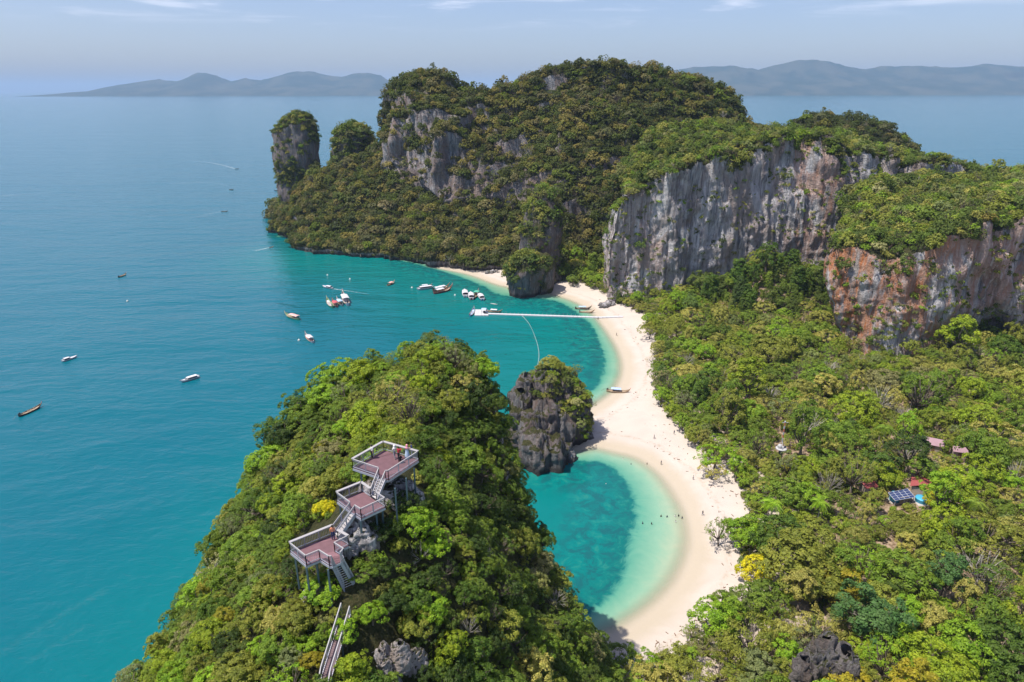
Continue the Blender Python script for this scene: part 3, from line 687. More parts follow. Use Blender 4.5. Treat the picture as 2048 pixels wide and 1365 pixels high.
def crown_puffs(kind, r):
    """(centres, radii, hub) of the leafy clumps of a crown of radius about 1"""
    if kind == 'dome':
        lobes = [(np.array([0, 0, 1.0]), 0.62)] + [(np.array([math.cos(a) * 0.5, math.sin(a) * 0.5, r.uniform(0.75, 1.15)]), r.uniform(0.36, 0.52)) for a in np.linspace(0, 6.28, 6)[:-1] + r.uniform(0, 1)]
        C = []
        for c, q in lobes:
            k = int(13 * (q / 0.45) ** 2); C.append(c + sphere_dirs(k, r, -0.35) * q * r.uniform(0.85, 1.02, (k, 1)))
        C = np.concatenate(C); return C, r.uniform(0.15, 0.24, len(C)), np.array([0, 0, 0.5])
    if kind == 'tall':
        C = []
        for z, q in ((1.5, 0.62), (1.05, 0.75), (1.9, 0.42)):
            for a in np.linspace(0, 6.28, 4)[:-1] + r.uniform(0, 3):
                c = np.array([math.cos(a) * q * 0.55, math.sin(a) * q * 0.55, z + r.uniform(-.15, .15)]); k = 8; C.append(c + sphere_dirs(k, r, -0.4) * q * 0.6)
        C = np.concatenate(C); return C, r.uniform(0.15, 0.24, len(C)), np.array([0, 0, 0.7])
    if kind == 'spreading':
        n = 60; a = r.uniform(0, 6.28, n); q = np.sqrt(r.uniform(0.03, 1, n)); C = np.stack([np.cos(a) * q, np.sin(a) * q, 1.25 - 0.38 * q ** 2 + r.uniform(-.13, .1, n)], 1)
        return C, r.uniform(0.13, 0.22, n), np.array([0, 0, 0.45])
    if kind == 'airy':
        n = 52; d = sphere_dirs(n, r, -0.3); C = d * np.array([0.95, 0.95, 0.75]) * r.uniform(0.55, 1, (n, 1)) + np.array([0, 0, 1.1])
        return C, r.uniform(0.13, 0.20, n), np.array([0, 0, 0.45])
    if kind == 'draped':
        C = []
        for k in range(5):
            c = np.array([r.uniform(-.45, .45), r.uniform(-.45, .45), 0]); h = r.uniform(1.1, 1.9); q = r.uniform(0.28, 0.42)
            for z in np.arange(0.2, h, 0.2):
                m = 6; a = r.uniform(0, 6.28, m); e = q * (1 if z < h * 0.7 else 0.65); C.append(np.stack([c[0] + np.cos(a) * e, c[1] + np.sin(a) * e, np.full(m, z) + r.uniform(-.08, .08, m)], 1))
            C.append(c + np.array([0, 0, h]) + sphere_dirs(5, r, 0.0) * q * 0.6)
        C = np.concatenate(C); return C, r.uniform(0.14, 0.2, len(C)), np.array([0, 0, 0.6])
    if kind == 'bush':
        C = []
        for k in range(6):
            c = np.array([r.uniform(-.5, .5), r.uniform(-.5, .5), r.uniform(0.15, 0.5)]); C.append(c + sphere_dirs(9, r, -0.1) * r.uniform(0.3, 0.48))
        C = np.concatenate(C); return C, r.uniform(0.15, 0.24, len(C)), np.array([0, 0, 0.1])
    if kind == 'bare':
        n = 40; d = sphere_dirs(n, r, 0.0); C = d * np.array([0.95, 0.95, 0.9]) * r.uniform(0.75, 1, (n, 1)) + np.array([0, 0, 0.75])
        return C, r.uniform(0.10, 0.16, n), np.array([0, 0, 0.4])

def grow(kind, seed, per, L, limbs=9):
    r = np.random.default_rng(seed)
    if kind == 'palm':
        vs, fs, k = [], [], 0
        for j in range(18):
            a = 6.283 * j / 18 + r.uniform(-.2, .2); rise = r.uniform(0.15, 0.9); d = np.array([math.cos(a), math.sin(a), 0]); s = np.array([-math.sin(a), math.cos(a), 0])
            pts = [np.array([0, 0, 2.3]) + d * (0.95 * t) + np.array([0, 0, rise * t - 1.25 * t * t]) for t in np.linspace(0, 1, 9)]
            for i in range(8):
                for sg in (-1, 1):
                    for h in (0, 0.5):
                        b = pts[i] * (1 - h) + pts[i + 1] * h; w = 0.27 * math.sin(math.pi * min(0.96, (i + h) / 8 * 0.85 + 0.12)); e = b + s * sg * w + d * 0.12 + np.array([0, 0, -0.09])
                        q = d * 0.035; vs += [b - q, b + q, e + q * 0.5, e - q * 0.3]; fs.append((k, k + 1, k + 2, k + 3)); k += 4
        mb = MB(); mb.tube([(0, 0, -0.3), (0.05, 0, 0.8), (0.02, 0.04, 1.6), (0, 0, 2.3)], [0.09, 0.065, 0.05, 0.045], 6)
        return np.array(vs), np.array(fs), mb
    C, R, hub = crown_puffs(kind, r)
    zc = C[:, 2].mean(); ctr = np.array([0, 0, zc * 0.8]); vv = []
    out = C - ctr; out /= np.maximum(np.linalg.norm(out, axis=1, keepdims=True), 1e-6)
    rep = np.maximum(3, (per * (R / 0.19) ** 2)).astype(int); idx = np.repeat(np.arange(len(C)), rep)
    D = sphere_dirs(len(idx), r, -1.0) + out[idx] * 0.9 + np.array([0, 0, 0.35]); D /= np.linalg.norm(D, axis=1, keepdims=True)
    flat_k = np.array([1, 1, 0.55 if kind == 'spreading' else 0.85])
    pos = C[idx] + D * (R[idx] * r.uniform(0.7, 1.08, len(idx)))[:, None] * flat_k
    v, f = cards(pos, D, L, r)
    mb = MB(); w = {'bush': 0.04, 'bare': 0.05, 'spreading': 0.055, 'airy': 0.055}.get(kind, 0.075)
    lean = r.uniform(-.07, .07, 2)
    hub = hub + np.array([lean[0], lean[1], 0])
    mb.tube([(0, 0, -0.45), (0, 0, 0.0), hub * [0.6, 0.6, 0.55], hub], [w * 1.5, w * 1.15, w * 0.9, w * 0.75], 6)
    if kind in ('bare', 'airy', 'spreading'): limbs += 8
    for j in r.choice(len(C), min(limbs, len(C)), replace=False):
        e = C[j]; m = (hub * 0.5 + e * 0.5) + r.normal(0, 0.05, 3) + np.array([0, 0, -0.04]); mb.tube([hub, m, e], [w * 0.5, w * 0.3, w * 0.1], 4)
        for q in range(3 if kind in ('bare', 'airy') else 1):
            e2 = e + r.normal(0, 0.16, 3); mb.tube([m, (m + e2) / 2 + r.normal(0, .03, 3), e2], [w * 0.22, w * 0.15, w * 0.05], 3)
    return v, f, mb

FORMS = {}          # near models: kind -> list of (crown mesh, trunk mesh, height of the crown's middle)
LOW = bpy.data.collections.new('tree_models')     # whole trees for the far forest, placed by geometry nodes
LOWIDX = {}
CC = {'dome': 0.95, 'tall': 1.35, 'spreading': 1.1, 'airy': 1.1, 'draped': 0.9, 'bush': 0.4, 'bare': 0.95, 'palm': 2.0}
kk = 0
for kind, nvar, per, L in (('dome', 8, 43, 0.094), ('tall', 3, 40, 0.094), ('spreading', 5, 48, 0.074), ('airy', 4, 36, 0.075), ('draped', 2, 34, 0.095), ('bush', 3, 24, 0.14), ('bare', 3, 26, 0.06), ('palm', 1, 0, 0)):
    FORMS[kind] = []; LOWIDX[kind] = []
    for q in range(nvar):
        v, f, mb = grow(kind, 100 + kk, per, L)
        bark = MATS['pale_bark' if kind in ('bare', 'palm') else 'bark']
        cm = new_mesh('crown', v, f, MATS['leaf']); tm = new_mesh('trunk', mb.v, mb.f, bark, True)
        FORMS[kind].append((cm, tm))
        # lighter model of the same tree for far woods
        if kind != 'palm':
            v2, f2, mb2 = grow(kind, 100 + kk, max(3, per * 0.17), L * 2.3, 4)
        else: v2, f2, mb2 = v, f, mb
        fl = [tuple(a) for a in f2.tolist()] + [tuple(i + len(v2) for i in a) for a in mb2.f]
        me = new_mesh('tree_model', list(map(tuple, v2.tolist())) + mb2.v, fl, [MATS['leaf'], bark])
        mi = np.zeros(len(fl), np.int32); mi[len(f2):] = 1; me.polygons.foreach_set('material_index', mi)
        LOWIDX[kind].append(kk * 2); o = bpy.data.objects.new('model_%03d' % (kk * 2), me); LOW.objects.link(o)
        fl = [tuple(a) for a in f.tolist()] + [tuple(i + len(v) for i in a) for a in mb.f]
        me = new_mesh('tree_model', list(map(tuple, v.tolist())) + mb.v, fl, [MATS['leaf'], bark])
        mi = np.zeros(len(fl), np.int32); mi[len(f):] = 1; me.polygons.foreach_set('material_index', mi)
        o = bpy.data.objects.new('model_%03d' % (kk * 2 + 1), me); LOW.objects.link(o)
        kk += 1

TINT = {'dark green': (0.0486, 0.0841, 0.0138), 'deep green': (0.0841, 0.1479, 0.0173), 'mid green': (0.14, 0.2185, 0.0195), 'fresh green': (0.2054, 0.3445, 0.0184), 'lime green': (0.225, 0.3, 0.016), 'yellow': (0.56, 0.53, 0.014), 'golden': (0.3, 0.265, 0.018), 'olive': (0.2086, 0.232, 0.0314), 'khaki': (0.3587, 0.336, 0.075), 'brown': (0.2281, 0.2219, 0.0834), 'grey-green': (0.1836, 0.2185, 0.0799), 'pale cream': (0.45, 0.42, 0.2), 'rusty': (0.3649, 0.2752, 0.0672), 'bluish green': (0.072, 0.1495, 0.0378)}

TREES = []      # dicts: pos, R, kind, var, tint name, area, rotation, tilt
def pick(r, mix):
    ks = list(mix); w = np.array([mix[k] for k in ks], float); return ks[int(r.choice(len(ks), p=w / w.sum()))]
def add_tree(pos, R, kind, tint, area, r, key=False, tilt=(0, 0), h=1.0):
    TREES.append(dict(pos=np.asarray(pos, float), R=float(R), kind=kind, var=int(r.integers(len(FORMS[kind]))), tint=tint, area=area, rz=float(r.uniform(0, 6.28)), sx=float(r.uniform(0.82, 1.2)), sy=float(r.uniform(0.82, 1.2)), tilt=tilt, key=key, h=float(h)))

from mathutils.bvhtree import BVHTree
def bvh(name):
    me = bpy.data.objects[name].data; return BVHTree.FromPolygons([v.co for v in me.vertices], [p.vertices for p in me.polygons])
HB = bvh('near_hill')
def hit(tree, px, py):
    d = Vector(P(px, py, Y=100) - np.array([0, 0, CAMZ])).normalized(); loc, n, i, t = tree.ray_cast(Vector((0, 0, CAMZ)), d)
    return None if loc is None else np.array(loc)

# what must stay clear in front of: pixel circles with the distance of the thing
KEEP = []
def keep(px, py, r, dep, big=0.0): KEEP.append((px, py, r, dep, big))
for q in ((735, 922, 34), (770, 905, 38), (806, 915, 36), (770, 938, 34), (742, 968, 22), (700, 995, 32), (735, 1000, 34), (722, 1020, 28), (690, 1030, 22), (668, 1060, 22), (612, 1090, 36), (640, 1085, 34), (662, 1098, 30), (675, 1120, 20), (688, 1150, 22), (697, 1168, 18), (672, 1275, 11), (662, 1305, 12), (650, 1345, 14), (722, 1066, 20), (770, 1290, 36), (815, 1310, 20), (788, 1330, 16), (730, 1300, 20), (745, 962, 8)): keep(*q, 80)
for q in ((1806, 990, 24), (1786, 1005, 10), (1842, 1008, 10), (1836, 975, 8), (1738, 976, 6)): keep(*q, 216)
for q in ((1868, 890, 10), (1918, 910, 5), (1560, 870, 4), (1559, 896, 8), (1560, 850, 4)): keep(*q, 262)
for q in ((1640, 1318, 40), (1610, 1310, 24), (1672, 1335, 18)): keep(*q, 142)
for q in ((1715, 655, 30), (1750, 680, 30), (1790, 688, 30), (1830, 680, 28), (1695, 620, 22)): keep(*q, 350, 2.9)
def clear_of(c, R, allow=0.6):
    x, y, d = proj(c); s = R * F / d
    for a, b, r_, dep, big in KEEP:
        if R > big and d < dep + 3 and (x - a) ** 2 + (y - b) ** 2 < (r_ + s * allow) ** 2: return False
    return True

# trees picked out in the photograph: pixel of the crown's middle, radius in metres, form, colour
rt = np.random.default_rng(11)
for px, py, R, kind, tint in (
    (1513, 1138, 4.6, 'dome', 'yellow'), (1440, 1062, 4.6, 'airy', 'mid green'), (1490, 1068, 6.0, 'dome', 'fresh green'), (1560, 1075, 7.2, 'dome', 'deep green'), (1425, 935, 4.2, 'spreading', 'khaki'), (1432, 905, 6.0, 'spreading', 'fresh green'), (1330, 760, 5.6, 'airy', 'brown'), (1335, 715, 5.5, 'spreading', 'khaki'), (1300, 655, 6.0, 'spreading', 'olive'),
    (1395, 790, 5.5, 'draped', 'deep green'), (1420, 760, 5.6, 'dome', 'deep green'), (1345, 820, 3.6, 'dome', 'lime green'), (1370, 800, 4.5, 'airy', 'grey-green'), (1455, 795, 6.0, 'bare', 'brown'), (1525, 800, 5.5, 'spreading', 'khaki'), (1575, 770, 5.2, 'spreading', 'lime green'), (1560, 745, 3.4, 'dome', 'yellow'), (1760, 795, 7.5, 'bare', 'khaki'), (1655, 670, 7.0, 'spreading', 'khaki'),
    (1893, 1052, 6.5, 'dome', 'lime green'), (1965, 940, 7.0, 'dome', 'lime green'), (1912, 962, 6.0, 'dome', 'lime green'), (1868, 1000, 3.0, 'dome', 'yellow'), (1820, 905, 7.0, 'tall', 'dark green'), (1760, 930, 6.0, 'dome', 'deep green'), (1960, 1130, 7.5, 'bare', 'khaki'), (1980, 1060, 8.5, 'spreading', 'olive'), (1690, 1170, 5.5, 'dome', 'golden'), (1740, 1230, 8.5, 'dome', 'bluish green'), (1590, 1130, 8.0, 'dome', 'olive'), (1500, 1270, 7.0, 'spreading', 'olive'), (1430, 1235, 5.6, 'dome', 'fresh green'), (1860, 1320, 6.5, 'dome', 'lime green'), (1930, 1290, 6.5, 'dome', 'fresh green'), (1915, 1350, 5.5, 'dome', 'lime green'), (2010, 1300, 7.0, 'dome', 'deep green'), (1980, 1230, 6.0, 'dome', 'mid green'), (1800, 1280, 5.5, 'dome', 'fresh green'), (1680, 1355, 5.0, 'dome', 'golden'), (1830, 780, 6.0, 'tall', 'fresh green'), (1870, 770, 6.5, 'tall', 'mid green'), (1920, 670, 9.0, 'tall', 'lime green'), (1905, 650, 6.5, 'dome', 'fresh green'), (2000, 860, 8.0, 'spreading', 'khaki'), (1895, 1150, 6.0, 'tall', 'bluish green'), (1610, 935, 5.0, 'dome', 'lime green'), (1565, 935, 2.2, 'dome', 'yellow'), (1470, 700, 8.0, 'spreading', 'olive'), (1360, 660, 6.5, 'spreading', 'olive'), (1705, 640, 5.0, 'spreading', 'khaki'),
    (1540, 545, 7.5, 'draped', 'deep green'), (1490, 560, 7.0, 'draped', 'dark green'), (1600, 560, 7.5, 'draped', 'deep green'), (1640, 590, 7.5, 'draped', 'dark green'), (1570, 590, 7.0, 'draped', 'deep green'), (1450, 590, 6.0, 'dome', 'mid green'), (1500, 610, 7.0, 'draped', 'deep green'), (1390, 610, 6.5, 'dome', 'fresh green'), (1330, 600, 6.0, 'spreading', 'khaki'), (1300, 615, 5.5, 'spreading', 'olive'),
    (1155, 525, 6.5, 'spreading', 'khaki'), (1120, 545, 6.0, 'dome', 'deep green'), (1180, 555, 5.5, 'dome', 'mid green'), (1145, 560, 4.5, 'dome', 'deep green'), (1140, 1268, 3.4, 'dome', 'deep green'), (1185, 1296, 3.6, 'dome', 'deep green'), (1238, 1318, 3.8, 'dome', 'mid green'), (1300, 1330, 3.6, 'dome', 'fresh green'), (1215, 1340, 3.6, 'dome', 'dark green'), (1165, 1330, 3.6, 'dome', 'olive'), (1132, 532, 3.4, 'palm', 'mid green'), (1168, 540, 3.2, 'palm', 'fresh green'), (1770, 860, 3.6, 'palm', 'mid green'), (1640, 1010, 3.2, 'palm', 'fresh green'), (1950, 1010, 3.4, 'palm', 'mid green'), (1545, 1010, 3.2, 'palm', 'fresh green'), (1420, 840, 3.0, 'palm', 'mid green')):
    z = 2.5
    for _ in range(3):
        b = P(px, py, z=z + CC[kind] * R * 0.97); z = gz_at(b[0], b[1])
    add_tree((b[0], b[1], z - 0.2), R, kind, tint, 'low', rt, True)
for px, py, R, kind, tint in (
    (965, 722, 2.9, 'dome', 'fresh green'), (735, 820, 3.2, 'dome', 'lime green'), (690, 770, 2.6, 'airy', 'grey-green'), (745, 850, 2.6, 'dome', 'lime green'), (650, 890, 1.9, 'dome', 'golden'), (650, 1012, 1.4, 'dome', 'yellow'), (610, 905, 2.2, 'dome', 'lime green'), (590, 950, 2.4, 'dome', 'lime green'), (640, 930, 1.9, 'dome', 'fresh green'), (545, 1000, 2.2, 'dome', 'lime green'), (830, 1040, 2.4, 'dome', 'fresh green'), (870, 1080, 2.0, 'dome', 'fresh green'), (880, 905, 2.0, 'dome', 'lime green'), (700, 845, 2.2, 'dome', 'fresh green'), (745, 882, 1.7, 'dome', 'lime green'), (850, 750, 2.8, 'dome', 'lime green'), (790, 765, 3.0, 'airy', 'khaki'), (900, 790, 2.8, 'dome', 'olive'), (930, 740, 2.8, 'spreading', 'khaki'), (860, 700, 2.7, 'dome', 'lime green'), (910, 695, 2.5, 'airy', 'grey-green'),
    (480, 1130, 2.0, 'airy', 'pale cream'), (545, 1175, 1.8, 'dome', 'olive'), (470, 1040, 2.5, 'airy', 'grey-green'), (420, 1260, 1.9, 'dome', 'lime green'), (350, 1320, 2.0, 'dome', 'lime green'), (600, 1230, 1.8, 'dome', 'olive'), (705, 1340, 1.7, 'dome', 'lime green'), (745, 1225, 1.6, 'dome', 'fresh green'), (625, 1320, 1.1, 'dome', 'golden'), (860, 1210, 1.9, 'dome', 'fresh green'), (900, 1290, 2.1, 'dome', 'lime green'), (560, 1290, 2.0, 'dome', 'mid green'), (480, 1340, 2.0, 'dome', 'olive'), (692, 1262, 1.4, 'tall', 'fresh green'), (676, 1232, 1.1, 'tall', 'olive'), (702, 1345, 1.7, 'tall', 'lime green'), (648, 1262, 1.0, 'tall', 'mid green'),
    (1060, 1330, 2.6, 'dome', 'khaki'), (1110, 1180, 2.4, 'bare', 'brown'), (1000, 1240, 2.2, 'dome', 'olive')):
    h = hit(HB, px, min(py + CC[kind] * R * 16, 1500))
    if h is None: h = hit(HB, px, py)
    if h is None: continue
    add_tree((h[0], h[1], h[2] - 0.3), R, kind, tint, 'hill', rt, True)
# a bleached dead tree leaning out over the sea on the left edge of the hill
add_tree(P(424, 1150, Y=78.5), 2.4, 'bare', 'pale cream', 'hill', rt, True, (0.0, -0.75))

def scatter(pts, nrm, n, r): return r.permutation(len(pts))[:n]

class Packer:
    """keeps trees apart according to their crowns"""
    def __init__(s, cell): s.c = cell; s.d = {}
    def ok(s, p, R, k):
        i, j, l = (int(math.floor(q / s.c)) for q in p)
        for a in (-1, 0, 1):
            for b in (-1, 0, 1):
                for c in (-1, 0, 1):
                    for q, R2 in s.d.get((i + a, j + b, l + c), ()):
                        if (q[0] - p[0]) ** 2 + (q[1] - p[1]) ** 2 + (q[2] - p[2]) ** 2 < (k * (R + R2)) ** 2: return False
        return True
    def put(s, p, R): s.d.setdefault(tuple(int(math.floor(q / s.c)) for q in p), []).append((tuple(p), R))

def patchy(p, scale, seed): return float(fbm(np.array([p]), scale, 3, seed)[0])

# the near hill
pk = Packer(7.0)
for t in TREES:
    if t['area'] == 'hill': pk.put(t['pos'], t['R'] * 0.9)
_, hv, hn_, hr = [s for s in SURF if s[0] == 'near_hill'][0]
ri = rt.permutation(len(hv))
hill_patch = fbm(hv, 14, 3, 77)
for i in ri:
    p = hv[i]; n = hn_[i]
    if p[2] < 3 or p[1] < 26: continue
    R = float(rt.choice([1.2, 1.5, 1.8, 2.1, 2.5, 2.9], p=[.18, .24, .22, .18, .12, .06])) * (1.25 if p[1] > 84 else 1.0)
    if p[1] < 60: R = min(R, 2.1)
    q = np.array([p[0], p[1], p[2] - 0.4]); c = q + np.array([0, 0, 0.95 * R])
    if not pk.ok(q, R, 0.58): continue
    if not clear_of(c, R): continue
    h = hill_patch[i]
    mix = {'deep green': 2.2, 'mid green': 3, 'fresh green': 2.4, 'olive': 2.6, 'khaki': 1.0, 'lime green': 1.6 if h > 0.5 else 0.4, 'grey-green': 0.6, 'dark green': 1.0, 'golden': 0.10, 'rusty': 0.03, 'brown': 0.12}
    if n[0] > 0.38: mix = {'dark green': 3, 'deep green': 3, 'mid green': 2, 'olive': 1, 'brown': 0.3}  # right-facing flank: its shade is put into the leaf colour as darker greens
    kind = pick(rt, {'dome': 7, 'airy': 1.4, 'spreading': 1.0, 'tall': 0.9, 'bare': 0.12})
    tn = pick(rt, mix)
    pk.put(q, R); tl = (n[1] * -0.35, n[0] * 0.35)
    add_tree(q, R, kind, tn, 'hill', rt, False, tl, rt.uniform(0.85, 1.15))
nb = 0
for i in ri[::-1]:
    p = hv[i]
    if p[2] < 2 or p[1] < 26 or nb > 5200: continue
    R = rt.uniform(0.6, 1.15); q = np.array([p[0], p[1], p[2] - 0.15])
    if not clear_of(q + np.array([0, 0, 0.4 * R]), R, 0.4): continue
    if rt.random() > 0.62: continue
    nb += 1; add_tree(q, R, 'bush', pick(rt, {'deep green': 2, 'mid green': 3, 'olive': 3, 'khaki': 1, 'brown': 0.7, 'fresh green': 1}), 'hillbush', rt)

# the low forest behind the beach
pl = Packer(14.0)
for t in TREES:
    if t['area'] == 'low': pl.put((t['pos'][0], t['pos'][1], 0), t['R'] * 0.85)
cand = np.column_stack([rt.uniform(-10, 330, 26000), rt.uniform(78, 470, 26000)])
cz, cs_, cw_ = ground_z(cand); cx, cy, cd = proj(np.column_stack([cand, cz + 5]))
ok = (cw_ > 1.0) & (cx > 1030) & (cx < 2130) & (cy < 1480) & (cd > 0) & (cz > 0.8)
pat = fbm(np.column_stack([cand, cz * 0]), 30, 3, 91); pat2 = fbm(np.column_stack([cand, cz * 0]), 45, 3, 97)
for i in np.nonzero(ok)[0]:
    x, y, z = cand[i, 0], cand[i, 1], cz[i]
    edge = cw_[i]
    R = float(rt.choice([2.4, 3.4, 4.6, 5.8, 7.2, 8.6], p=[.22, .25, .23, .16, .10, .04]))
    if edge < 8: R = min(R, 3.6)
    if y > 330: R *= 0.95
    if not pl.ok((x, y, 0), R, 0.50): continue
    kind = pick(rt, {'dome': 5, 'spreading': 2.8 if pat[i] > 0.47 else 0.8, 'airy': 1.8, 'tall': 2.2, 'draped': 0.5, 'bare': 0.35})
    if y > 350 and z > 4: kind = pick(rt, {'draped': 4, 'dome': 3, 'tall': 1})
    if kind == 'draped' and y < 330: kind = 'dome'
    c = np.array([x, y, z + CC[kind] * R])
    if not clear_of(c, R, 0.75): continue
    if pat2[i] > 0.54: mix = {'lime green': 1.6, 'fresh green': 3, 'mid green': 3, 'olive': 2, 'khaki': 1.2, 'golden': 0.10, 'yellow': 0.03, 'bluish green': 0.4, 'lime green': 2.2}
    elif pat2[i] > 0.45: mix = {'olive': 3.8, 'khaki': 3.6, 'grey-green': 1.3, 'mid green': 2.0, 'fresh green': 1.8, 'deep green': 0.7, 'brown': 0.7, 'lime green': 0.8}
    else: mix = {'deep green': 2.0, 'bluish green': 0.8, 'mid green': 3, 'olive': 2.6, 'khaki': 2.0, 'dark green': 0.5, 'fresh green': 1.8, 'lime green': 0.4}
    if z > 6 and y > 340: mix = {'deep green': 4, 'dark green': 3, 'mid green': 2, 'olive': 1}
    if kind in ('spreading', 'bare'): mix = {'khaki': 3, 'olive': 3, 'grey-green': 1.5, 'brown': 0.8, 'fresh green': 1}
    pl.put((x, y, 0), R)
    add_tree((x, y, z - 0.25), R, kind, pick(rt, mix), 'low', rt, False, (0, 0), rt.uniform(0.85, 1.2))
nb = 0
for i in np.nonzero(ok)[0][::-1]:
    if nb > 7000 or rt.random() > 0.75 or cw_[i] < 2.0: continue
    R = rt.uniform(0.9, 2.3); q = np.array([cand[i, 0], cand[i, 1], cz[i] - 0.1])
    if not clear_of(q, R, 0.4): continue
    nb += 1; add_tree(q, R, 'bush', pick(rt, {'deep green': 2, 'mid green': 3, 'olive': 3, 'khaki': 2, 'brown': 0.7, 'fresh green': 1}), 'lowbush', rt)

# woods on the karst
def wood_on(body, area, sizes, k, seed, bush=0.25, top=9999, mixes=None, rocky=0.02, facing=-0.35, hang=0.10):
    r = np.random.default_rng(seed); _, v, n, rk = [s for s in SURF if s[0] == body][0]
    vp = v - np.array([0, 0, CAMZ]); vp = vp / np.linalg.norm(vp, axis=1, keepdims=True); face = -(vp * n).sum(1)
    pa = fbm(v, 40, 3, seed); pb = fbm(v, 16, 3, seed + 5); pc = Packer(13.0); cnt = 0
    for i in r.permutation(len(v)):
        p = v[i]
        if p[2] < 2.0 or face[i] < facing: continue
        x, y, d = proj(p)
        if x < -60 or x > 2110: continue
        rock = rk[i] > 0.62
        if rock and not (r.random() < rocky or (n[i][2] > 0.3 and r.random() < 0.25) or (pb[i] > 0.57 and r.random() < hang)): continue
        R = r.uniform(*sizes) * (0.5 if rock else 1.0)
        if r.random() < bush: R *= 0.6
        q = p - n[i] * 0.3 - np.array([0, 0, 0.4 * R])
        if not pc.ok(q, R, k): continue
        pc.put(q, R)
        kind = pick(r, {'dome': 6, 'airy': 1.2, 'tall': 0.8, 'spreading': 0.8, 'draped': 0.9 if n[i][2] < 0.55 else 0.1, 'bare': 0.15}) if not rock else 'bush'
        mix = {'deep green': 4.0, 'mid green': 1.6, 'dark green': 5.0, 'olive': 2.8, 'khaki': 1.9, 'fresh green': 0.4, 'grey-green': 1.4, 'brown': 1.2}
        if pa[i] > 0.57: mix.update({'brown': 4.0, 'khaki': 3.4, 'rusty': 0.08, 'golden': 0.06, 'olive': 4})
        if pb[i] < 0.40: mix.update({'dark green': 5})
        if mixes: mix.update(mixes)
        if r.random() < 0.006: tn = 'pale cream'
        else: tn = pick(r, mix)
        add_tree(q, R, kind, tn, area, r, False, (n[i][1] * -0.3, n[i][0] * 0.3), r.uniform(0.85, 1.25))
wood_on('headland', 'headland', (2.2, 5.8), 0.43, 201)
wood_on('grey_cliff', 'greytop', (2.0, 4.2), 0.50, 202, hang=0.03, mixes={'olive': 4, 'fresh green': 1.6, 'khaki': 1.8, 'lime green': 0.5}, rocky=0.006)
wood_on('orange_cliff', 'orangetop', (2.2, 4.6), 0.50, 203, hang=0.05, mixes={'olive': 4, 'fresh green': 1.8, 'khaki': 2.2, 'lime green': 0.8}, rocky=0.006)
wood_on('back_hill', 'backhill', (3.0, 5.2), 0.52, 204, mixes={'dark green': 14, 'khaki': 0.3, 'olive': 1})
wood_on('rock_pillar', 'pillar', (1.4, 3.0), 0.5, 205, rocky=0.07, mixes={'dark green': 6, 'deep green': 4, 'brown': 1.2}, hang=0.10)
wood_on('sea_stack', 'knob', (2.8, 5.0), 0.48, 206, hang=0.5, rocky=0.12, mixes={'dark green': 5})
wood_on('rock_buttress', 'buttress', (2.8, 5.0), 0.5, 207, rocky=0.16, hang=0.85, mixes={'khaki': 3, 'olive': 4})
wood_on('beach_rock', 'beachrock', (3.0, 5.4), 0.48, 208, rocky=0.08, mixes={'khaki': 4, 'olive': 4}, hang=0.6)
wood_on('islet_rock', 'islet', (1.6, 3.8), 0.52, 209, rocky=0.20, mixes={'fresh green': 3, 'lime green': 2.5, 'dark green': 0.5, 'deep green': 1}, hang=0.9)

# which trees show largest in the photograph: a coarse depth picture of crowns and ground
BW, BH, BS_ = 683, 455, 3.0
zb = np.full((BH, BW), 1e9); ib = np.full((BH, BW), -1, int)
def splat(px, py, dep, r, i):
    x0, x1 = max(0, int((px - r) / BS_)), min(BW - 1, int((px + r) / BS_)); y0, y1 = max(0, int((py - r) / BS_)), min(BH - 1, int((py + r) / BS_))
    if x1 < x0 or y1 < y0: return
    ys, xs = np.mgrid[y0:y1 + 1, x0:x1 + 1]; m = (xs * BS_ + 1.5 - px) ** 2 + (ys * BS_ + 1.5 - py) ** 2 <= max(r, 2.2) ** 2
    sub = zb[y0:y1 + 1, x0:x1 + 1]; m &= dep < sub
    sub[m] = dep; ib[y0:y1 + 1, x0:x1 + 1][m] = i
for nm, v, n, rk in SURF:
    x, y, d = proj(v)
    for a, b, c in zip(x, y, d):
        if -20 < a < 2070 and -20 < b < 1390: splat(a, b, c + 2, min(2.4 * F / c * 0.55, 26), -1)
for i, t in enumerate(TREES):
    c = t['pos'] + np.array([0, 0, CC[t['kind']] * t['R'] * t['h']]); x, y, d = proj(c); t['px'] = (float(x), float(y)); t['dep'] = float(d)
    splat(x, y, d, t['R'] * F / d * 0.9, i)
vis = np.bincount(ib[ib >= 0].ravel(), minlength=len(TREES))
for i, t in enumerate(TREES): t['vis'] = int(vis[i])
cand_i = [i for i, t in enumerate(TREES) if t['kind'] != 'bush' and t['vis'] > 8 and -10 < t['px'][0] < 2058 and t['px'][1] < 1385]
cand_i.sort(key=lambda i: -TREES[i]['vis'] * (1.6 if TREES[i]['key'] else 1.0))
SINGLE = set(cand_i[:286])
print('TREES', len(TREES), 'single', len(SINGLE), 'smallest', TREES[cand_i[285]]['vis'])

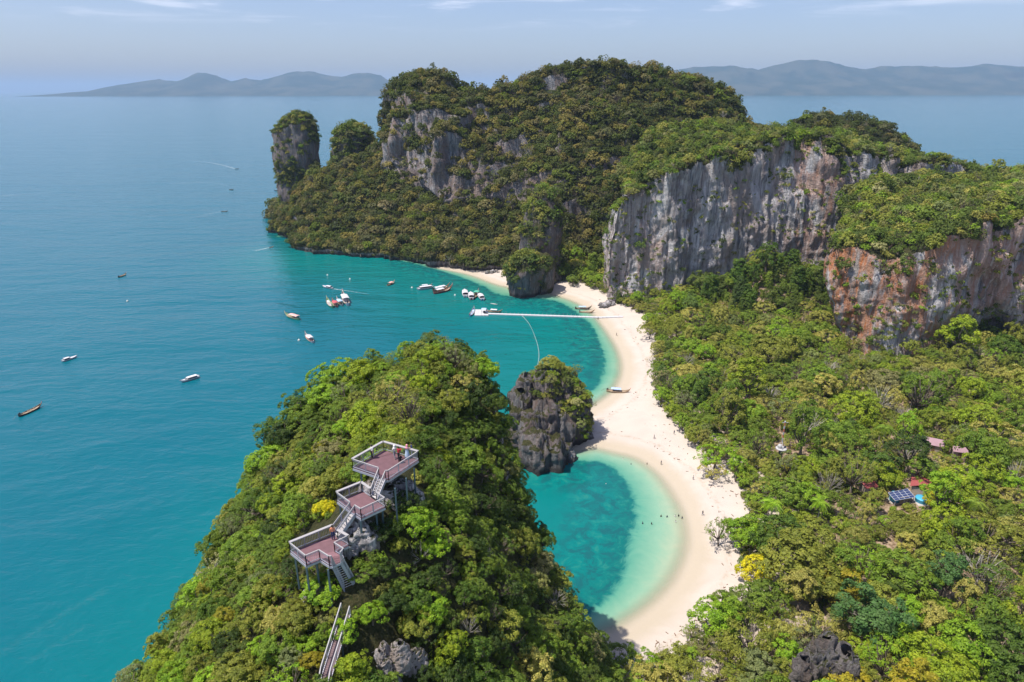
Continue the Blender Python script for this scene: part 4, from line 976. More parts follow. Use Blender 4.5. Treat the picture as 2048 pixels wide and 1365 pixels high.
# ---- labels for single trees: colour, form, size, then where it stands
AREA = {'hill': 'on the near hill', 'low': 'in the low forest', 'headland': 'on the headland', 'greytop': 'above the grey cliff', 'orangetop': 'above the orange cliff', 'backhill': 'on the dark back hill', 'pillar': 'on the rock pillar', 'knob': 'on the short sea stack', 'buttress': 'on the rock buttress', 'beachrock': 'on the beach rock', 'islet': 'on the islet'}
FORM = {'dome': 'rounded', 'tall': 'tall-crowned', 'spreading': 'flat-topped', 'airy': 'thin-leaved', 'draped': 'vine-draped', 'bare': 'nearly leafless', 'palm': 'feather-leaved palm'}
MARK = {'hill': [('top deck', 770, 920), ('middle deck', 722, 1000), ('bottom deck', 635, 1085), ('lowest stairs', 690, 1150), ('sloping boardwalk', 665, 1290), ('pale outcrop', 785, 1305), ('hill crest', 860, 690), ('dark hill side', 1050, 1000)],
        'low': [('radio mast', 1560, 880), ('solar roof', 1806, 990), ('purple roof', 1866, 892), ('lagoon beach', 1440, 1050), ('sandbar', 1330, 840), ('jetty end', 1280, 640), ('grey cliff foot', 1480, 560), ('orange cliff foot', 1780, 690), ('cave', 1960, 650), ('black outcrop', 1640, 1318), ('shaded cove', 1150, 540), ('beach tip', 1260, 1310), ('right edge', 2040, 1150)],
        'headland': [('bare cliff patch', 910, 330), ('summit', 1200, 130), ('beach rock', 1045, 540), ('rock pillar', 600, 300)],
        'greytop': [('grey cliff rim', 1400, 340), ('back hill', 1700, 240)], 'orangetop': [('orange rim', 1800, 480), ('right edge', 2040, 400)]}
def rel(t):
    ms = MARK.get(t['area'])
    if not ms: return ''
    x, y = t['px']; nm, mx, my = min(ms, key=lambda m: (m[1] - x) ** 2 + (m[2] - y) ** 2); dx, dy = x - mx, y - my; d = math.hypot(dx, dy)
    a = math.degrees(math.atan2(-dy, dx)) % 360; dirs = ['right of', 'above and right of', 'above', 'above and left of', 'left of', 'below and left of', 'below', 'below and right of']
    w = dirs[int(((a + 22.5) % 360) // 45)]
    return ('just ' if d < 62 else '' if d < 125 else 'well ') + w + ' the ' + nm
def size_word(t):
    s = t['R'] / {'hill': 1.9, 'low': 4.4}.get(t['area'], 3.6); return 'small' if s < 0.8 else 'large' if s > 1.28 else 'middling'
singles = [TREES[i] for i in sorted(SINGLE)]
def near_word(t):
    o = sorted((q for q in singles if q is not t), key=lambda q: math.hypot(q['px'][0] - t['px'][0], q['px'][1] - t['px'][1]))
    return o
for t in singles: t['lab'] = f"{size_word(t)} {t['tint']} {FORM[t['kind']]} tree {rel(t) or AREA[t['area']]}"
def dupes():
    d = {}
    for t in singles: d.setdefault(t['lab'], []).append(t)
    return [v for v in d.values() if len(v) > 1]
for rank in range(5):
    for v in dupes():
        for t in v:
            o = near_word(t)[rank]; dx = o['px'][0] - t['px'][0]; dy = o['px'][1] - t['px'][1]
            side = ('to the left' if dx < 0 else 'to the right') if abs(dx) > abs(dy) else ('above' if dy < 0 else 'below')
            base = t['lab'].split(',')[0]
            if len(base.split()) > 11: base = base.replace(' tree ', ' ')
            t['lab'] = base + f", {o['tint']} tree {side}"
for v in dupes():
    v.sort(key=lambda t: t['px'][0])
    for k, t in enumerate(v):
        base = t['lab'].split(',')[0]
        t['lab'] = base + (', leftmost of those' if k == 0 else ', rightmost of those' if k == len(v) - 1 else ', between two like it')
for t in singles:
    w = t['lab']
    for a in ('just ', 'well ', 'middling ', ' tree ', 'small ', 'large ', ' the '):
        if len(w.split()) > 16: w = w.replace(a, ' ' if a == ' tree ' else '', 1)
    t['lab'] = w.strip()
print('LABEL', len({t['lab'] for t in singles}), max(len(t['lab'].split()) for t in singles))
GROUP = {'hill': 'trees on the near hill', 'low': 'trees of the low forest behind the beach', 'headland': 'trees on the headland', 'greytop': 'trees above the grey cliff', 'orangetop': 'trees above the orange cliff'}
NAME = {'dome': 'broadleaf_tree', 'tall': 'broadleaf_tree', 'spreading': 'spreading_tree', 'airy': 'sparse_tree', 'draped': 'vine_draped_tree', 'bare': 'bare_tree', 'palm': 'palm_tree'}
for i in sorted(SINGLE):
    t = TREES[i]; cm, tm = FORMS[t['kind']][t['var']]
    o = bpy.data.objects.new(NAME[t['kind']], None); COL.objects.link(o); o.location = t['pos']; o.rotation_euler = (t['tilt'][0], t['tilt'][1], t['rz']); o.scale = (t['R'] * t['sx'], t['R'] * t['sy'], t['R'] * t['h'])
    tag(o, t['lab'], 'tree', GROUP.get(t['area'], 'trees on the karst rocks'))
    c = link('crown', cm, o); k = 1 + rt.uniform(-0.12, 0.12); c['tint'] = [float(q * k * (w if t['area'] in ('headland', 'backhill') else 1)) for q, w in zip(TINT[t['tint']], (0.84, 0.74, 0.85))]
    link('trunk', tm, o)

# ---- all other growth: one mass per place
def mass(name, sel, hd):
    pts = [TREES[i] for i in sel]
    if not pts: return
    me = bpy.data.meshes.new(name); me.from_pydata([tuple(t['pos']) for t in pts], [], [])
    n = len(pts)
    def at(nm, typ, data, key):
        a = me.attributes.new(nm, typ, 'POINT'); a.data.foreach_set(key, np.asarray(data).ravel())
    at('model', 'INT', np.array([LOWIDX[t['kind']][t['var']] + (1 if hd else 0) for t in pts], np.int32), 'value')
    at('turn', 'FLOAT_VECTOR', np.array([(t['tilt'][0], t['tilt'][1], t['rz']) for t in pts], np.float32), 'vector')
    at('size', 'FLOAT_VECTOR', np.array([(t['R'] * t['sx'], t['R'] * t['sy'], t['R'] * t['h']) for t in pts], np.float32), 'vector')
    r = np.random.default_rng(5); j = r.uniform(0.82, 1.2, (n, 1))
    tints = np.array([TINT[t['tint']] for t in pts])
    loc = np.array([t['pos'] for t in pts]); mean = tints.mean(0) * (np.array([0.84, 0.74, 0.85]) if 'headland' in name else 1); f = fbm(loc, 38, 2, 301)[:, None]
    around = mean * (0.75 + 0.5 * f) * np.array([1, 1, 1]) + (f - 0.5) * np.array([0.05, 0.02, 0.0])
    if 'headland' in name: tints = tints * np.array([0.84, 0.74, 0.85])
    tints = np.clip(tints * 0.68 + around * 0.32, 0.004, 0.8) * j          # neighbours grow in like soil and look alike
    at('tint', 'FLOAT_COLOR', np.column_stack([tints, np.ones(n)]).astype(np.float32), 'color')
    o = link(name, me); o['kind'] = 'stuff'
    g = bpy.data.node_groups.new(name, 'GeometryNodeTree'); g.interface.new_socket('Geometry', in_out='INPUT', socket_type='NodeSocketGeometry'); g.interface.new_socket('Geometry', in_out='OUTPUT', socket_type='NodeSocketGeometry')
    N = g.nodes; L = g.links; a = N.new('NodeGroupInput'); z = N.new('NodeGroupOutput'); ip = N.new('GeometryNodeInstanceOnPoints'); ci = N.new('GeometryNodeCollectionInfo')
    ci.inputs['Collection'].default_value = LOW; ci.inputs['Separate Children'].default_value = True; ci.inputs['Reset Children'].default_value = True
    ip.inputs['Pick Instance'].default_value = True
    def na(nm, typ):
        q = N.new('GeometryNodeInputNamedAttribute'); q.data_type = typ; q.inputs['Name'].default_value = nm; return q.outputs[0]
    L.new(a.outputs[0], ip.inputs['Points']); L.new(ci.outputs[0], ip.inputs['Instance']); L.new(na('model', 'INT'), ip.inputs['Instance Index']); L.new(na('turn', 'FLOAT_VECTOR'), ip.inputs['Rotation']); L.new(na('size', 'FLOAT_VECTOR'), ip.inputs['Scale'])
    L.new(ip.outputs[0], z.inputs[0])
    md = o.modifiers.new('plants', 'NODES'); md.node_group = g
rest = [i for i in range(len(TREES)) if i not in SINGLE]
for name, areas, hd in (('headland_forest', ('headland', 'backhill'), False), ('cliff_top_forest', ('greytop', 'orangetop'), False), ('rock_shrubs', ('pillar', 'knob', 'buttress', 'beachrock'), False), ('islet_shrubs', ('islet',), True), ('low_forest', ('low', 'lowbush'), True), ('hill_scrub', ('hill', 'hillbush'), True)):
    mass(name, [i for i in rest if TREES[i]['area'] in areas], hd)

# ------------------------------------------------------------------ viewing decks and stairs on the near hill
flat('galvanised', (0.34, 0.34, 0.40), 0.45, 0.5, 0.2, 0.1); flat('rail_cap', (0.35, 0.335, 0.335), 0.6, 0.4, 0.0, 0.12)
flat('deck_board', (0.165, 0.088, 0.10), 0.75, 0.3, 0, 0.35, 1.6); flat('walk_board', (0.17, 0.115, 0.12), 0.8, 0.3, 0, 0.35, 1.6); flat('deck_steel', (0.085, 0.13, 0.16), 0.5, 0.5, 0.3, 0.15)
for q in ('deck_board', 'walk_board'):          # boards weathered one by one
    m_ = MATS[q]; n_, l_ = m_.node_tree.nodes, m_.node_tree.links; b_ = n_['Principled BSDF']; src = b_.inputs['Base Color'].links[0].from_socket
    l_.new(mixc(n_, l_, 1.0, src, rng_n(n_, l_, n_.new('ShaderNodeNewGeometry').outputs['Random Per Island'], 0, 1, 0.62, 1.3, False), 'MULTIPLY'), b_.inputs['Base Color'])
flat('tread', (0.44, 0.415, 0.41), 0.7, 0.3, 0, 0.15)
flat('baluster', (0.36, 0.36, 0.42), 0.5, 0.4, 0.2, 0.1)

def board_floor(name, poly, z, d, w, parent, thick=0.05):
    """boards of width w running along d, cut to the outline"""
    bm = bmesh.new(); vs = [bm.verts.new((p[0], p[1], z)) for p in poly]; bm.faces.new(vs)
    d = np.array([d[0], d[1], 0.0]); d /= np.linalg.norm(d); nn = np.array([-d[1], d[0], 0]); ds = [float(np.array([p[0], p[1], 0]) @ nn) for p in poly]
    q = min(ds) + w
    while q < max(ds):
        bmesh.ops.bisect_plane(bm, geom=bm.verts[:] + bm.edges[:] + bm.faces[:], plane_co=nn * q, plane_no=nn); q += w
    bmesh.ops.inset_individual(bm, faces=bm.faces[:], thickness=0.012)
    inner = [f for f in bm.faces if f.calc_area() > w * 0.1]
    rim = [f for f in bm.faces if f.calc_area() <= w * 0.1]
    bmesh.ops.delete(bm, geom=rim, context='FACES')
    for f in bm.faces:
        if f.normal.z < 0: f.normal_flip()
    r = bmesh.ops.extrude_face_region(bm, geom=bm.faces[:])
    bmesh.ops.translate(bm, vec=(0, 0, -thick), verts=[v for v in r['geom'] if isinstance(v, bmesh.types.BMVert)])
    bmesh.ops.recalc_face_normals(bm, faces=bm.faces[:])
    me = bpy.data.meshes.new(name); bm.to_mesh(me); bm.free(); me.materials.append(MATS['deck_board'])
    o = link(name, me, parent); o['kind'] = 'stuff'; return o

def railing(a, b, parent, h=1.1, cap=0.09, post_mat='galvanised'):
    """a fence run between two floor points: end posts, cap, kick rail and thin bars"""
    a = np.asarray(a, float); b = np.asarray(b, float); L = np.linalg.norm(b - a); n = max(1, int(round(L / 1.7)))
    up = np.array([0, 0, h])
    for k in range(n + 1):
        p = a + (b - a) * k / n; MB().bar(p - np.array([0, 0, 0.25]), p + up - np.array([0, 0, 0.03]), 0.075).build('post', MATS[post_mat], parent)
    MB().bar(a + up, b + up, cap, 0.055).build('handrail', MATS['rail_cap'], parent)
    m = MB(); m.bar(a + np.array([0, 0, 0.14]), b + np.array([0, 0, 0.14]), 0.05, 0.07); m.bar(a + up * 0.86, b + up * 0.86, 0.04, 0.04)
    k = max(2, int(L / 0.16))
    for j in range(1, k):
        p = a + (b - a) * j / k; m.bar(p + np.array([0, 0, 0.16]), p + up * 0.86, 0.022)
    o = m.build('balusters', MATS['baluster'], parent); o['kind'] = 'stuff'

def deck(label, z, rail_px, gaps, board_dir, cap_wide=(), legs=(), apron_px=None):
    """floor outline from the rail top, seen in the photograph 1.1 m above the boards"""
    top = [P(x, y, z=z + 1.1) for x, y in rail_px]; fl = [p - np.array([0, 0, 1.1]) for p in top]; c = sum(fl) / len(fl)
    e = empty('viewing_deck', c); tag(e, label, 'deck', 'viewing decks on the near hill'); lo = [p - c for p in fl]
    poly = [p for p in lo]
    board_floor('boards', poly, 0.0, board_dir, 0.16, e)
    m = MB(); n = len(lo)
    for i in range(n):
        a, b = lo[i], lo[(i + 1) % n]; m.bar(a + np.array([0, 0, -0.19]), b + np.array([0, 0, -0.19]), 0.10, 0.24)
    m.build('edge_beam', MATS['galvanised'], e)
    ax = [p[0] for p in lo]; ay = [p[1] for p in lo]
    m = MB()
    for t in np.arange(min(ay) + 0.6, max(ay) - 0.3, 0.9):
        xs = []
        for i in range(n):
            a, b = lo[i], lo[(i + 1) % n]
            if (a[1] > t) != (b[1] > t): xs.append(a[0] + (b[0] - a[0]) * (t - a[1]) / (b[1] - a[1]))
        xs.sort()
        for k in range(0, len(xs) - 1, 2): m.bar((xs[k] + 0.1, t, -0.22), (xs[k + 1] - 0.1, t, -0.22), 0.08, 0.22)
    o = m.build('joists', MATS['deck_steel'], e); o['kind'] = 'stuff'
    for i in range(n):
        if i in gaps: continue
        railing(lo[i], lo[(i + 1) % n], e, cap=0.30 if i in cap_wide else 0.10)
    for x, y, down in legs:
        p = P(x, y, z=z - 0.2) - c; MB().bar(p + np.array([0, 0, -0.1]), p + np.array([0, 0, -down]), 0.16).build('leg', MATS['deck_steel'], e)
    return e, fl

Z1, Z2, Z3 = 82.0, 80.6, 78.6
d1, f1 = deck('top viewing deck of dark red boards, the widest, with people standing on it', Z1, [(704, 918), (766, 883), (836, 902.5), (776, 941), (770, 941.5), (757, 935.5)], (4,), (1.0, 0.55), (0, 1), ((722, 945, 5), (812, 955, 5.5), (745, 962, 5), (790, 975, 5), (828, 935, 5.5), (765, 905, 5)))
d2, f2 = deck('middle viewing deck of dark red boards between two flights of stairs', Z2, [(672.5, 984), (722, 964), (740.6, 977), (752, 984.5), (769, 995.5), (721, 1017.5), (709, 1010), (699.6, 1004)], (2, 6), (1.0, 0.5), (0, 1), ((680, 1010, 4), (752, 1018, 5.5), (721, 1040, 4), (764, 1010, 5)))
d3, f3 = deck('lowest viewing deck of dark red boards on tall steel legs, stepped outline', Z3, [(578.5, 1084.6), (664.8, 1050), (674.7, 1059.5), (695.8, 1071.4), (668, 1085), (686.6, 1097), (680, 1104.5), (662.5, 1112), (657, 1112), (637.8, 1099.8), (610.8, 1111)], (1, 6), (1.0, 0.42), (0, 2), ((613, 1134, 4.5), (633, 1122, 5), (656, 1138, 4.5), (590, 1110, 4), (676, 1098, 4)))

def stairs(label, a0, a1, b0, b1, n, rails=True):
    """open-riser flight from the upper edge a0-a1 to the lower edge b0-b1"""
    a0, a1, b0, b1 = (np.asarray(q, float) for q in (a0, a1, b0, b1)); c = (b0 + b1) / 2
    e = empty('staircase', c); tag(e, label, 'stairs', 'stairs between the viewing decks')
    for k in range(1, n):
        t = k / n; p, q = a0 + (b0 - a0) * t - c, a1 + (b1 - a1) * t - c; d = (b0 - a0); d[2] = 0; d = d / np.linalg.norm(d)
        m = MB(); hw = d * 0.15; th = np.array([0, 0, 0.05])
        vv = [p - hw - th, q - hw - th, q + hw - th, p + hw - th, p - hw, q - hw, q + hw, p + hw]
        m.add(vv, [(3, 2, 1, 0), (4, 5, 6, 7), (0, 1, 5, 4), (1, 2, 6, 5), (2, 3, 7, 6), (3, 0, 4, 7)]); m.build('tread', MATS['tread'], e)
    for u, w in ((a0, b0), (a1, b1)):
        MB().bar(u - c - np.array([0, 0, 0.12]), w - c - np.array([0, 0, 0.12]), 0.06, 0.26).build('stringer', MATS['galvanised'], e)
        if rails: railing(u - c, w - c, e, 1.05, 0.08)
    return e
dz = np.array([0, 0, 1.1])
stairs('short steel stairs from the top deck down to the middle deck', f1[5], f1[4], f2[2], f2[3], 8)
stairs('steel stairs beside grey rock from the middle deck to the lowest deck', f2[7], f2[6], f3[1], f3[2], 9)
b0 = P(689, 1180, z=75.3); b1 = P(709.5, 1171, z=75.3)
stairs('long open-riser stairs from the lowest deck down into the trees', f3[7], f3[6], b0, b1, 12)

# boarded walkway further down the ridge
wl_ = [P(682, 1206, z=75.8), P(663.5, 1265, z=74.6), P(641.8, 1333, z=73.6), P(632, 1385, z=72.9)]
wr_ = [P(699, 1212, z=75.8), P(682, 1270, z=74.6), P(661, 1337, z=73.6), P(652, 1388, z=72.9)]
cw0 = (wl_[2] + wr_[2]) / 2 - dz
e = empty('boardwalk', cw0); tag(e, 'narrow sloping boardwalk with pale rails, half hidden by trees below the stairs', 'walkway')
for k in range(3):
    a, b, a2, b2 = (q - dz - cw0 for q in (wl_[k], wl_[k + 1], wr_[k], wr_[k + 1])); n = int(np.linalg.norm(b - a) / 0.2); u = (b - a) / n; u2 = (b2 - a2) / n
    for j in range(n):
        p, q = a + u * j, a2 + u2 * j; th = np.array([0, 0, 0.05]); vv = [p - th, q - th, q + u2 * 0.92 - th, p + u * 0.92 - th, p, q, q + u2 * 0.92, p + u * 0.92]
        MB().add(vv, [(3, 2, 1, 0), (4, 5, 6, 7), (0, 1, 5, 4), (1, 2, 6, 5), (2, 3, 7, 6), (3, 0, 4, 7)]).build('board', MATS['walk_board'], e)
    railing(a, b, e); railing(a2, b2, e)
    for q in (a, a2): MB().bar(q + np.array([0, 0, -0.08]), q + np.array([0, 0, -3.2]), 0.11).build('leg', MATS['deck_steel'], e)

# ------------------------------------------------------------------ rocks that stand free of the hill
def crag(label, px, py, depth, w, h, n, seed, mat='karst_near', tall=1.0):
    """a clump of pitted limestone blocks"""
    r = np.random.default_rng(seed); c = P(px, py, Y=depth); lumps = []
    for k in range(n):
        o = np.array([r.uniform(-.5, .5) * w, r.uniform(-.3, .3) * w, 0]) if k else np.zeros(3); s = h * (1 if k == 0 else r.uniform(0.45, 0.85)); q = w * (0.30 if k == 0 else r.uniform(0.14, 0.24))
        prof = [(-0.9, 1.15), (-0.4, 1.1), (0.0, 1.0), (0.3, 0.86), (0.55, 0.66), (0.78, 0.42), (0.94, 0.2), (1.0, 0.03)]
        nu = 40; g = np.array([[c + o + np.array([math.cos(t) * rr * q, math.sin(t) * rr * q, zz * s]) for zz, rr in prof] for t in np.linspace(0, 2 * math.pi, nu + 1)])
        g = resample(g, np.linspace(0, len(prof) - 1, 34), 1); lumps.append(blur(g, 1, 2))
    SURFn = len(SURF)
    o = rock_of('rock_outcrop', lumps, mat, label, 'rock', 1.3, min(0.32, 0.062 * w), 1.0, 0.05, seed, patch=0.5, jag=h * 0.75, cragk=3.5)
    del SURF[SURFn:]; return o
def ridge_at(px, py):
    h = hit(HB, px, py); return h
for lab, px, py, w, h, n, sd in (('big pale grey limestone outcrop beside the boardwalk, ridged and sunlit', 770, 1318, 2.9, 1.7, 5, 301), ('dark pitted rock outcrop just right of the pale outcrop', 822, 1325, 1.9, 1.3, 5, 302), ('smooth grey boulder below the pale outcrop near the photo bottom', 792, 1362, 1.0, 1.0, 2, 303),
                               ('grey fluted rock wall under the middle deck beside the stairs', 722, 1086, 3.8, 2.4, 4, 304), ('brown rock block between the top and middle decks', 745, 980, 2.2, 1.2, 3, 305), ('dark bare rock below the legs of the lowest deck', 640, 1190, 2.0, 1.3, 4, 306), ('dark rock under the right side of the top deck', 800, 990, 3.8, 1.6, 4, 308), ('small grey boulder among the shrubs near the hill crest', 785, 790, 2.0, 1.8, 2, 307)):
    q = ridge_at(px, py)
    if q is None: continue
    x, y, d = proj(q); crag(lab, px, py, q[1], w, h, n, sd)
q = P(1640, 1335, z=6.0); crag('jagged black rock outcrop rising among trees at the bottom of the low forest', 1640, 1335, q[1], 10.5, 6.5, 9, 320, 'karst_dark')
for lab, px, py, w, h, n, sd in (('dark boulders piled at the left foot of the grey cliff', 1216, 612, 9, 2.4, 7, 331), ('low brown rocks at the water edge of the islet by the sandbar', 1168, 872, 7, 1.8, 6, 332), ('two small rocks on the sand beside the jetty end', 1272, 632, 3.0, 0.8, 3, 333), ('reddish rock at the lagoon foot of the islet', 1140, 915, 5, 2.2, 4, 334), ('scattered rocks on the beach strip below the headland', 985, 546, 8, 1.6, 6, 335)):
    q = P(px, py, z=0.6); crag(lab, px, py, q[1], w, h, n, sd)

# ------------------------------------------------------------------ people
flat('skin', (0.42, 0.25, 0.17), 0.6, 0.3, 0, 0.05); flat('hair', (0.02, 0.016, 0.014), 0.5, 0.4, 0, 0.1)
for nm, c in (('cloth_white', (0.72, 0.70, 0.68)), ('cloth_black', (0.025, 0.025, 0.03)), ('cloth_pink', (0.72, 0.30, 0.36)), ('cloth_blue', (0.42, 0.53, 0.66)), ('cloth_red', (0.45, 0.04, 0.06)), ('cloth_mint', (0.25, 0.60, 0.52)), ('cloth_navy', (0.04, 0.06, 0.14)), ('cloth_orange', (0.70, 0.27, 0.15)), ('cloth_grey', (0.25, 0.25, 0.27))): flat(nm, c, 0.9, 0.1, 0, 0.12, 6)
BODY = {}
def body_mesh(pose):
    """one continuous figure grown from a skeleton: (mesh, region of each face)"""
    if pose in BODY: return BODY[pose]
    V, E, R = [], [], []
    def v(x, y, z, r, par=None):
        V.append((x, y, z)); R.append(r); k = len(V) - 1
        if par is not None: E.append((par, k))
        return k
    sit = pose == 'sit'; dzz = -0.45 if sit else 0.0
    pel = v(0, 0, 0.95 + dzz, 0.135); wa = v(0, 0, 1.10 + dzz, 0.115, pel); ch = v(0, 0.01, 1.30 + dzz, 0.14, wa); ns = v(0, 0.0, 1.46 + dzz, 0.06, ch); nk = v(0, 0.01, 1.53 + dzz, 0.052, ns)
    h1 = v(0, 0.03, 1.62 + dzz, 0.088, nk); h2 = v(0, 0.025, 1.71 + dzz, 0.072, h1)
    for s in (-1, 1):
        st = 0.16 * s if pose == 'walk' else 0.02
        hp = v(0.09 * s, 0, 0.90 + dzz, 0.09, pel)
        if sit: kn = v(0.11 * s, 0.42, 0.50, 0.062, hp); an = v(0.11 * s, 0.40, 0.09, 0.04, kn); ft = v(0.11 * s, 0.55, 0.035, 0.036, an)
        else: kn = v(0.10 * s, 0.03 + st * 0.6, 0.50, 0.060, hp); an = v(0.10 * s, st * 1.3 - 0.02, 0.09, 0.038, kn); ft = v(0.11 * s, st * 1.3 + 0.13, 0.035, 0.036, an)
        sh = v(0.17 * s, 0, 1.42 + dzz, 0.058, ns)
        if pose == 'phone' or sit: el = v(0.22 * s, 0.08, 1.17 + dzz, 0.042, sh); wr = v(0.12 * s, 0.28, 1.24 + dzz, 0.030, el); dirn = np.array([-0.35 * s, 0.75, 0.3])
        else: el = v(0.235 * s, -0.02 - st * 0.5, 1.14 + dzz, 0.042, sh); wr = v(0.245 * s, 0.05 - st * 0.8, 0.90 + dzz, 0.030, el); dirn = np.array([0, 0.12, -1.0])
        dirn = dirn / np.linalg.norm(dirn); w = np.array(V[wr]); side = np.array([0, 1.0, 0.1]) if abs(dirn[1]) < 0.5 else np.array([1.0, 0, 0])
        pa = v(*(w + dirn * 0.07), 0.026, wr)
        for k, ln in enumerate((0.075, 0.09, 0.085, 0.065)):
            b = v(*(w + dirn * 0.10 + side * (k - 1.5) * 0.02), 0.009, pa); v(*(w + dirn * (0.10 + ln) + side * (k - 1.5) * 0.021 + np.array([-0.02 * s, 0, 0])), 0.008, b)
        th = v(*(w + dirn * 0.045 + side * 0.04), 0.010, pa); v(*(w + dirn * 0.09 + side * 0.06), 0.008, th)
    me = bpy.data.meshes.new('figure'); me.from_pydata(V, E, []); o = bpy.data.objects.new('figure', me); COL.objects.link(o)
    sk = o.modifiers.new('skin', 'SKIN'); ly = me.skin_vertices[0].data
    for k, r in enumerate(R): ly[k].radius = (r, r * (0.72 if k in (0, 1, 2) else 1.0))
    ly[0].use_root = True
    sb = o.modifiers.new('sub', 'SUBSURF'); sb.levels = 1; sb.render_levels = 1
    dg = bpy.context.evaluated_depsgraph_get(); dg.update(); me2 = bpy.data.meshes.new_from_object(o.evaluated_get(dg)); bpy.data.objects.remove(o)
    me2.name = 'body'; me2.shade_smooth(); me2.materials.clear(); me2.materials.append(MATS['skin'])
    BODY[pose] = me2; return me2
def shell(me, test, off, name):
    """clothing: the part of the body chosen by test, set off along the normals"""
    keepf = [p for p in me.polygons if test(p.center)]; ids = {}; vs, fs = [], []
    for p in keepf:
        f = []
        for i in p.vertices:
            if i not in ids: ids[i] = len(vs); q = me.vertices[i]; vs.append(tuple(q.co + q.normal * off))
            f.append(ids[i])
        fs.append(tuple(f))
    return vs, fs
def person(loc, rz, pose, top, bottom, label, hair='hair', dress=None, scarf=None, group=None, scale=0.96, skirt=None):
    me = body_mesh(pose); e = empty('person', loc, rz); e.scale = (scale,) * 3; tag(e, label, 'person', group); link('body', me, e); d = -0.45 if pose == 'sit' else 0
    if top:
        vs, fs = shell(me, lambda c: 0.98 + d < c.z < 1.50 + d and (abs(c.x) < 0.235 or c.z > 1.2 + d), 0.014, 'shirt'); link('shirt', new_mesh('shirt', vs, fs, MATS[top], True), e)
    if bottom:
        vs, fs = shell(me, lambda c: (0.10 < c.z < 1.02 + d or (pose == 'sit' and c.y > 0.02 and c.z < 0.62 and c.z > 0.1)) and abs(c.x) < 0.2, 0.016, 'trousers'); link('trousers', new_mesh('trousers', vs, fs, MATS[bottom], True), e)
    if dress:
        m = MB(); pr = [(0.33, 0.04), (0.29, 0.4), (0.22, 0.8), (0.165, 1.05), (0.18, 1.25), (0.19, 1.38), (0.085, 1.49)]; m.lathe((0, 0, 0), pr, 14); m.build('dress', MATS[dress], e, True)
    if scarf:
        m = MB(); m.lathe((0, 0.0, 0), [(0.23, 1.30), (0.17, 1.45), (0.11, 1.53), (0.125, 1.66), (0.115, 1.74), (0.06, 1.80)], 12); m.build('headscarf', MATS[scarf], e, True)
    else:
        m = MB(); m.lathe((0, 0.005, d), [(0.07, 1.60), (0.108, 1.66), (0.10, 1.74), (0.05, 1.79)], 10); m.build('hair', MATS[hair], e, True)
    fm = MB()
    for s in (-1, 1): fm.lathe((0.033 * s, 0.112, 1.655 + d), [(0.004, -0.012), (0.013, 0), (0.004, 0.012)], 6)
    fm.build('eyes', MATS['cloth_black'], e); m = MB(); m.lathe((0, 0.122, 1.615 + d), [(0.018, -0.01), (0.012, 0.02), (0.005, 0.04)], 6); m.build('nose', MATS['skin'], e)
    return e
def on_deck(px, py, z): return P(px, py, z=z)
person(on_deck(745, 917, Z1), 2.2, 'stand', 'cloth_white', 'cloth_black', 'person in white top and dark trousers at the left rail of the top deck', group='people on the viewing decks')
person(on_deck(790, 918, Z1), 0.8, 'walk', 'cloth_white', 'cloth_grey', 'person with pale headscarf and white top in the middle of the top deck', scarf='cloth_white', group='people on the viewing decks')
person(on_deck(798, 921, Z1), -0.6, 'phone', 'cloth_red', 'cloth_black', 'person in red top standing beside the white-scarfed person', group='people on the viewing decks')
person(on_deck(815, 917, Z1), -1.0, 'phone', None, None, 'person in long pale blue dress and pink headscarf at the right rail', dress='cloth_blue', scarf='cloth_pink', group='people on the viewing decks')
person(on_deck(824, 913, Z1), 1.9, 'stand', 'cloth_navy', 'cloth_white', 'person in navy top and white trousers at the right corner of the top deck', group='people on the viewing decks')
person(on_deck(801, 927, Z1), 0.4, 'sit', 'cloth_black', 'cloth_black', 'person in black crouching on the boards of the top deck', group='people on the viewing decks', scale=0.85)
person(on_deck(667, 1080, Z3), 0.3, 'stand', 'cloth_orange', 'cloth_navy', 'person in orange top at the foot of the stairs on the lowest deck', group='people on the viewing decks')
for px, py, pose, top, bot, lab in ((1233, 672, 'walk', 'cloth_black', 'cloth_black', 'person in black walking alone on the north beach below the jetty'), (1308, 878, 'stand', 'cloth_grey', 'cloth_navy', 'person in grey on the wide sandbar near the trees'), (1322, 930, 'walk', 'cloth_navy', 'cloth_black', 'person in dark clothes at the lagoon edge below the sandbar'), (1348, 869, 'stand', 'cloth_navy', 'cloth_grey', 'person in navy beside the trees on the sandbar'), (1386, 960, 'stand', 'cloth_white', 'cloth_grey', 'person in white on the open sand right of the lagoon'), (1405, 1031, 'walk', 'cloth_black', 'cloth_navy', 'person in black on the beach right of the wading group'), (1196, 640, 'stand', 'cloth_navy', 'cloth_black', 'person standing in the shallows right below the jetty')):
    q = P(px, py, z=0.4); z = max(gz_at(q[0], q[1]), -0.5); q = P(px, py, z=z); person(q, random.uniform(0, 6.28), pose, top, bot, lab, group='people on the beach')
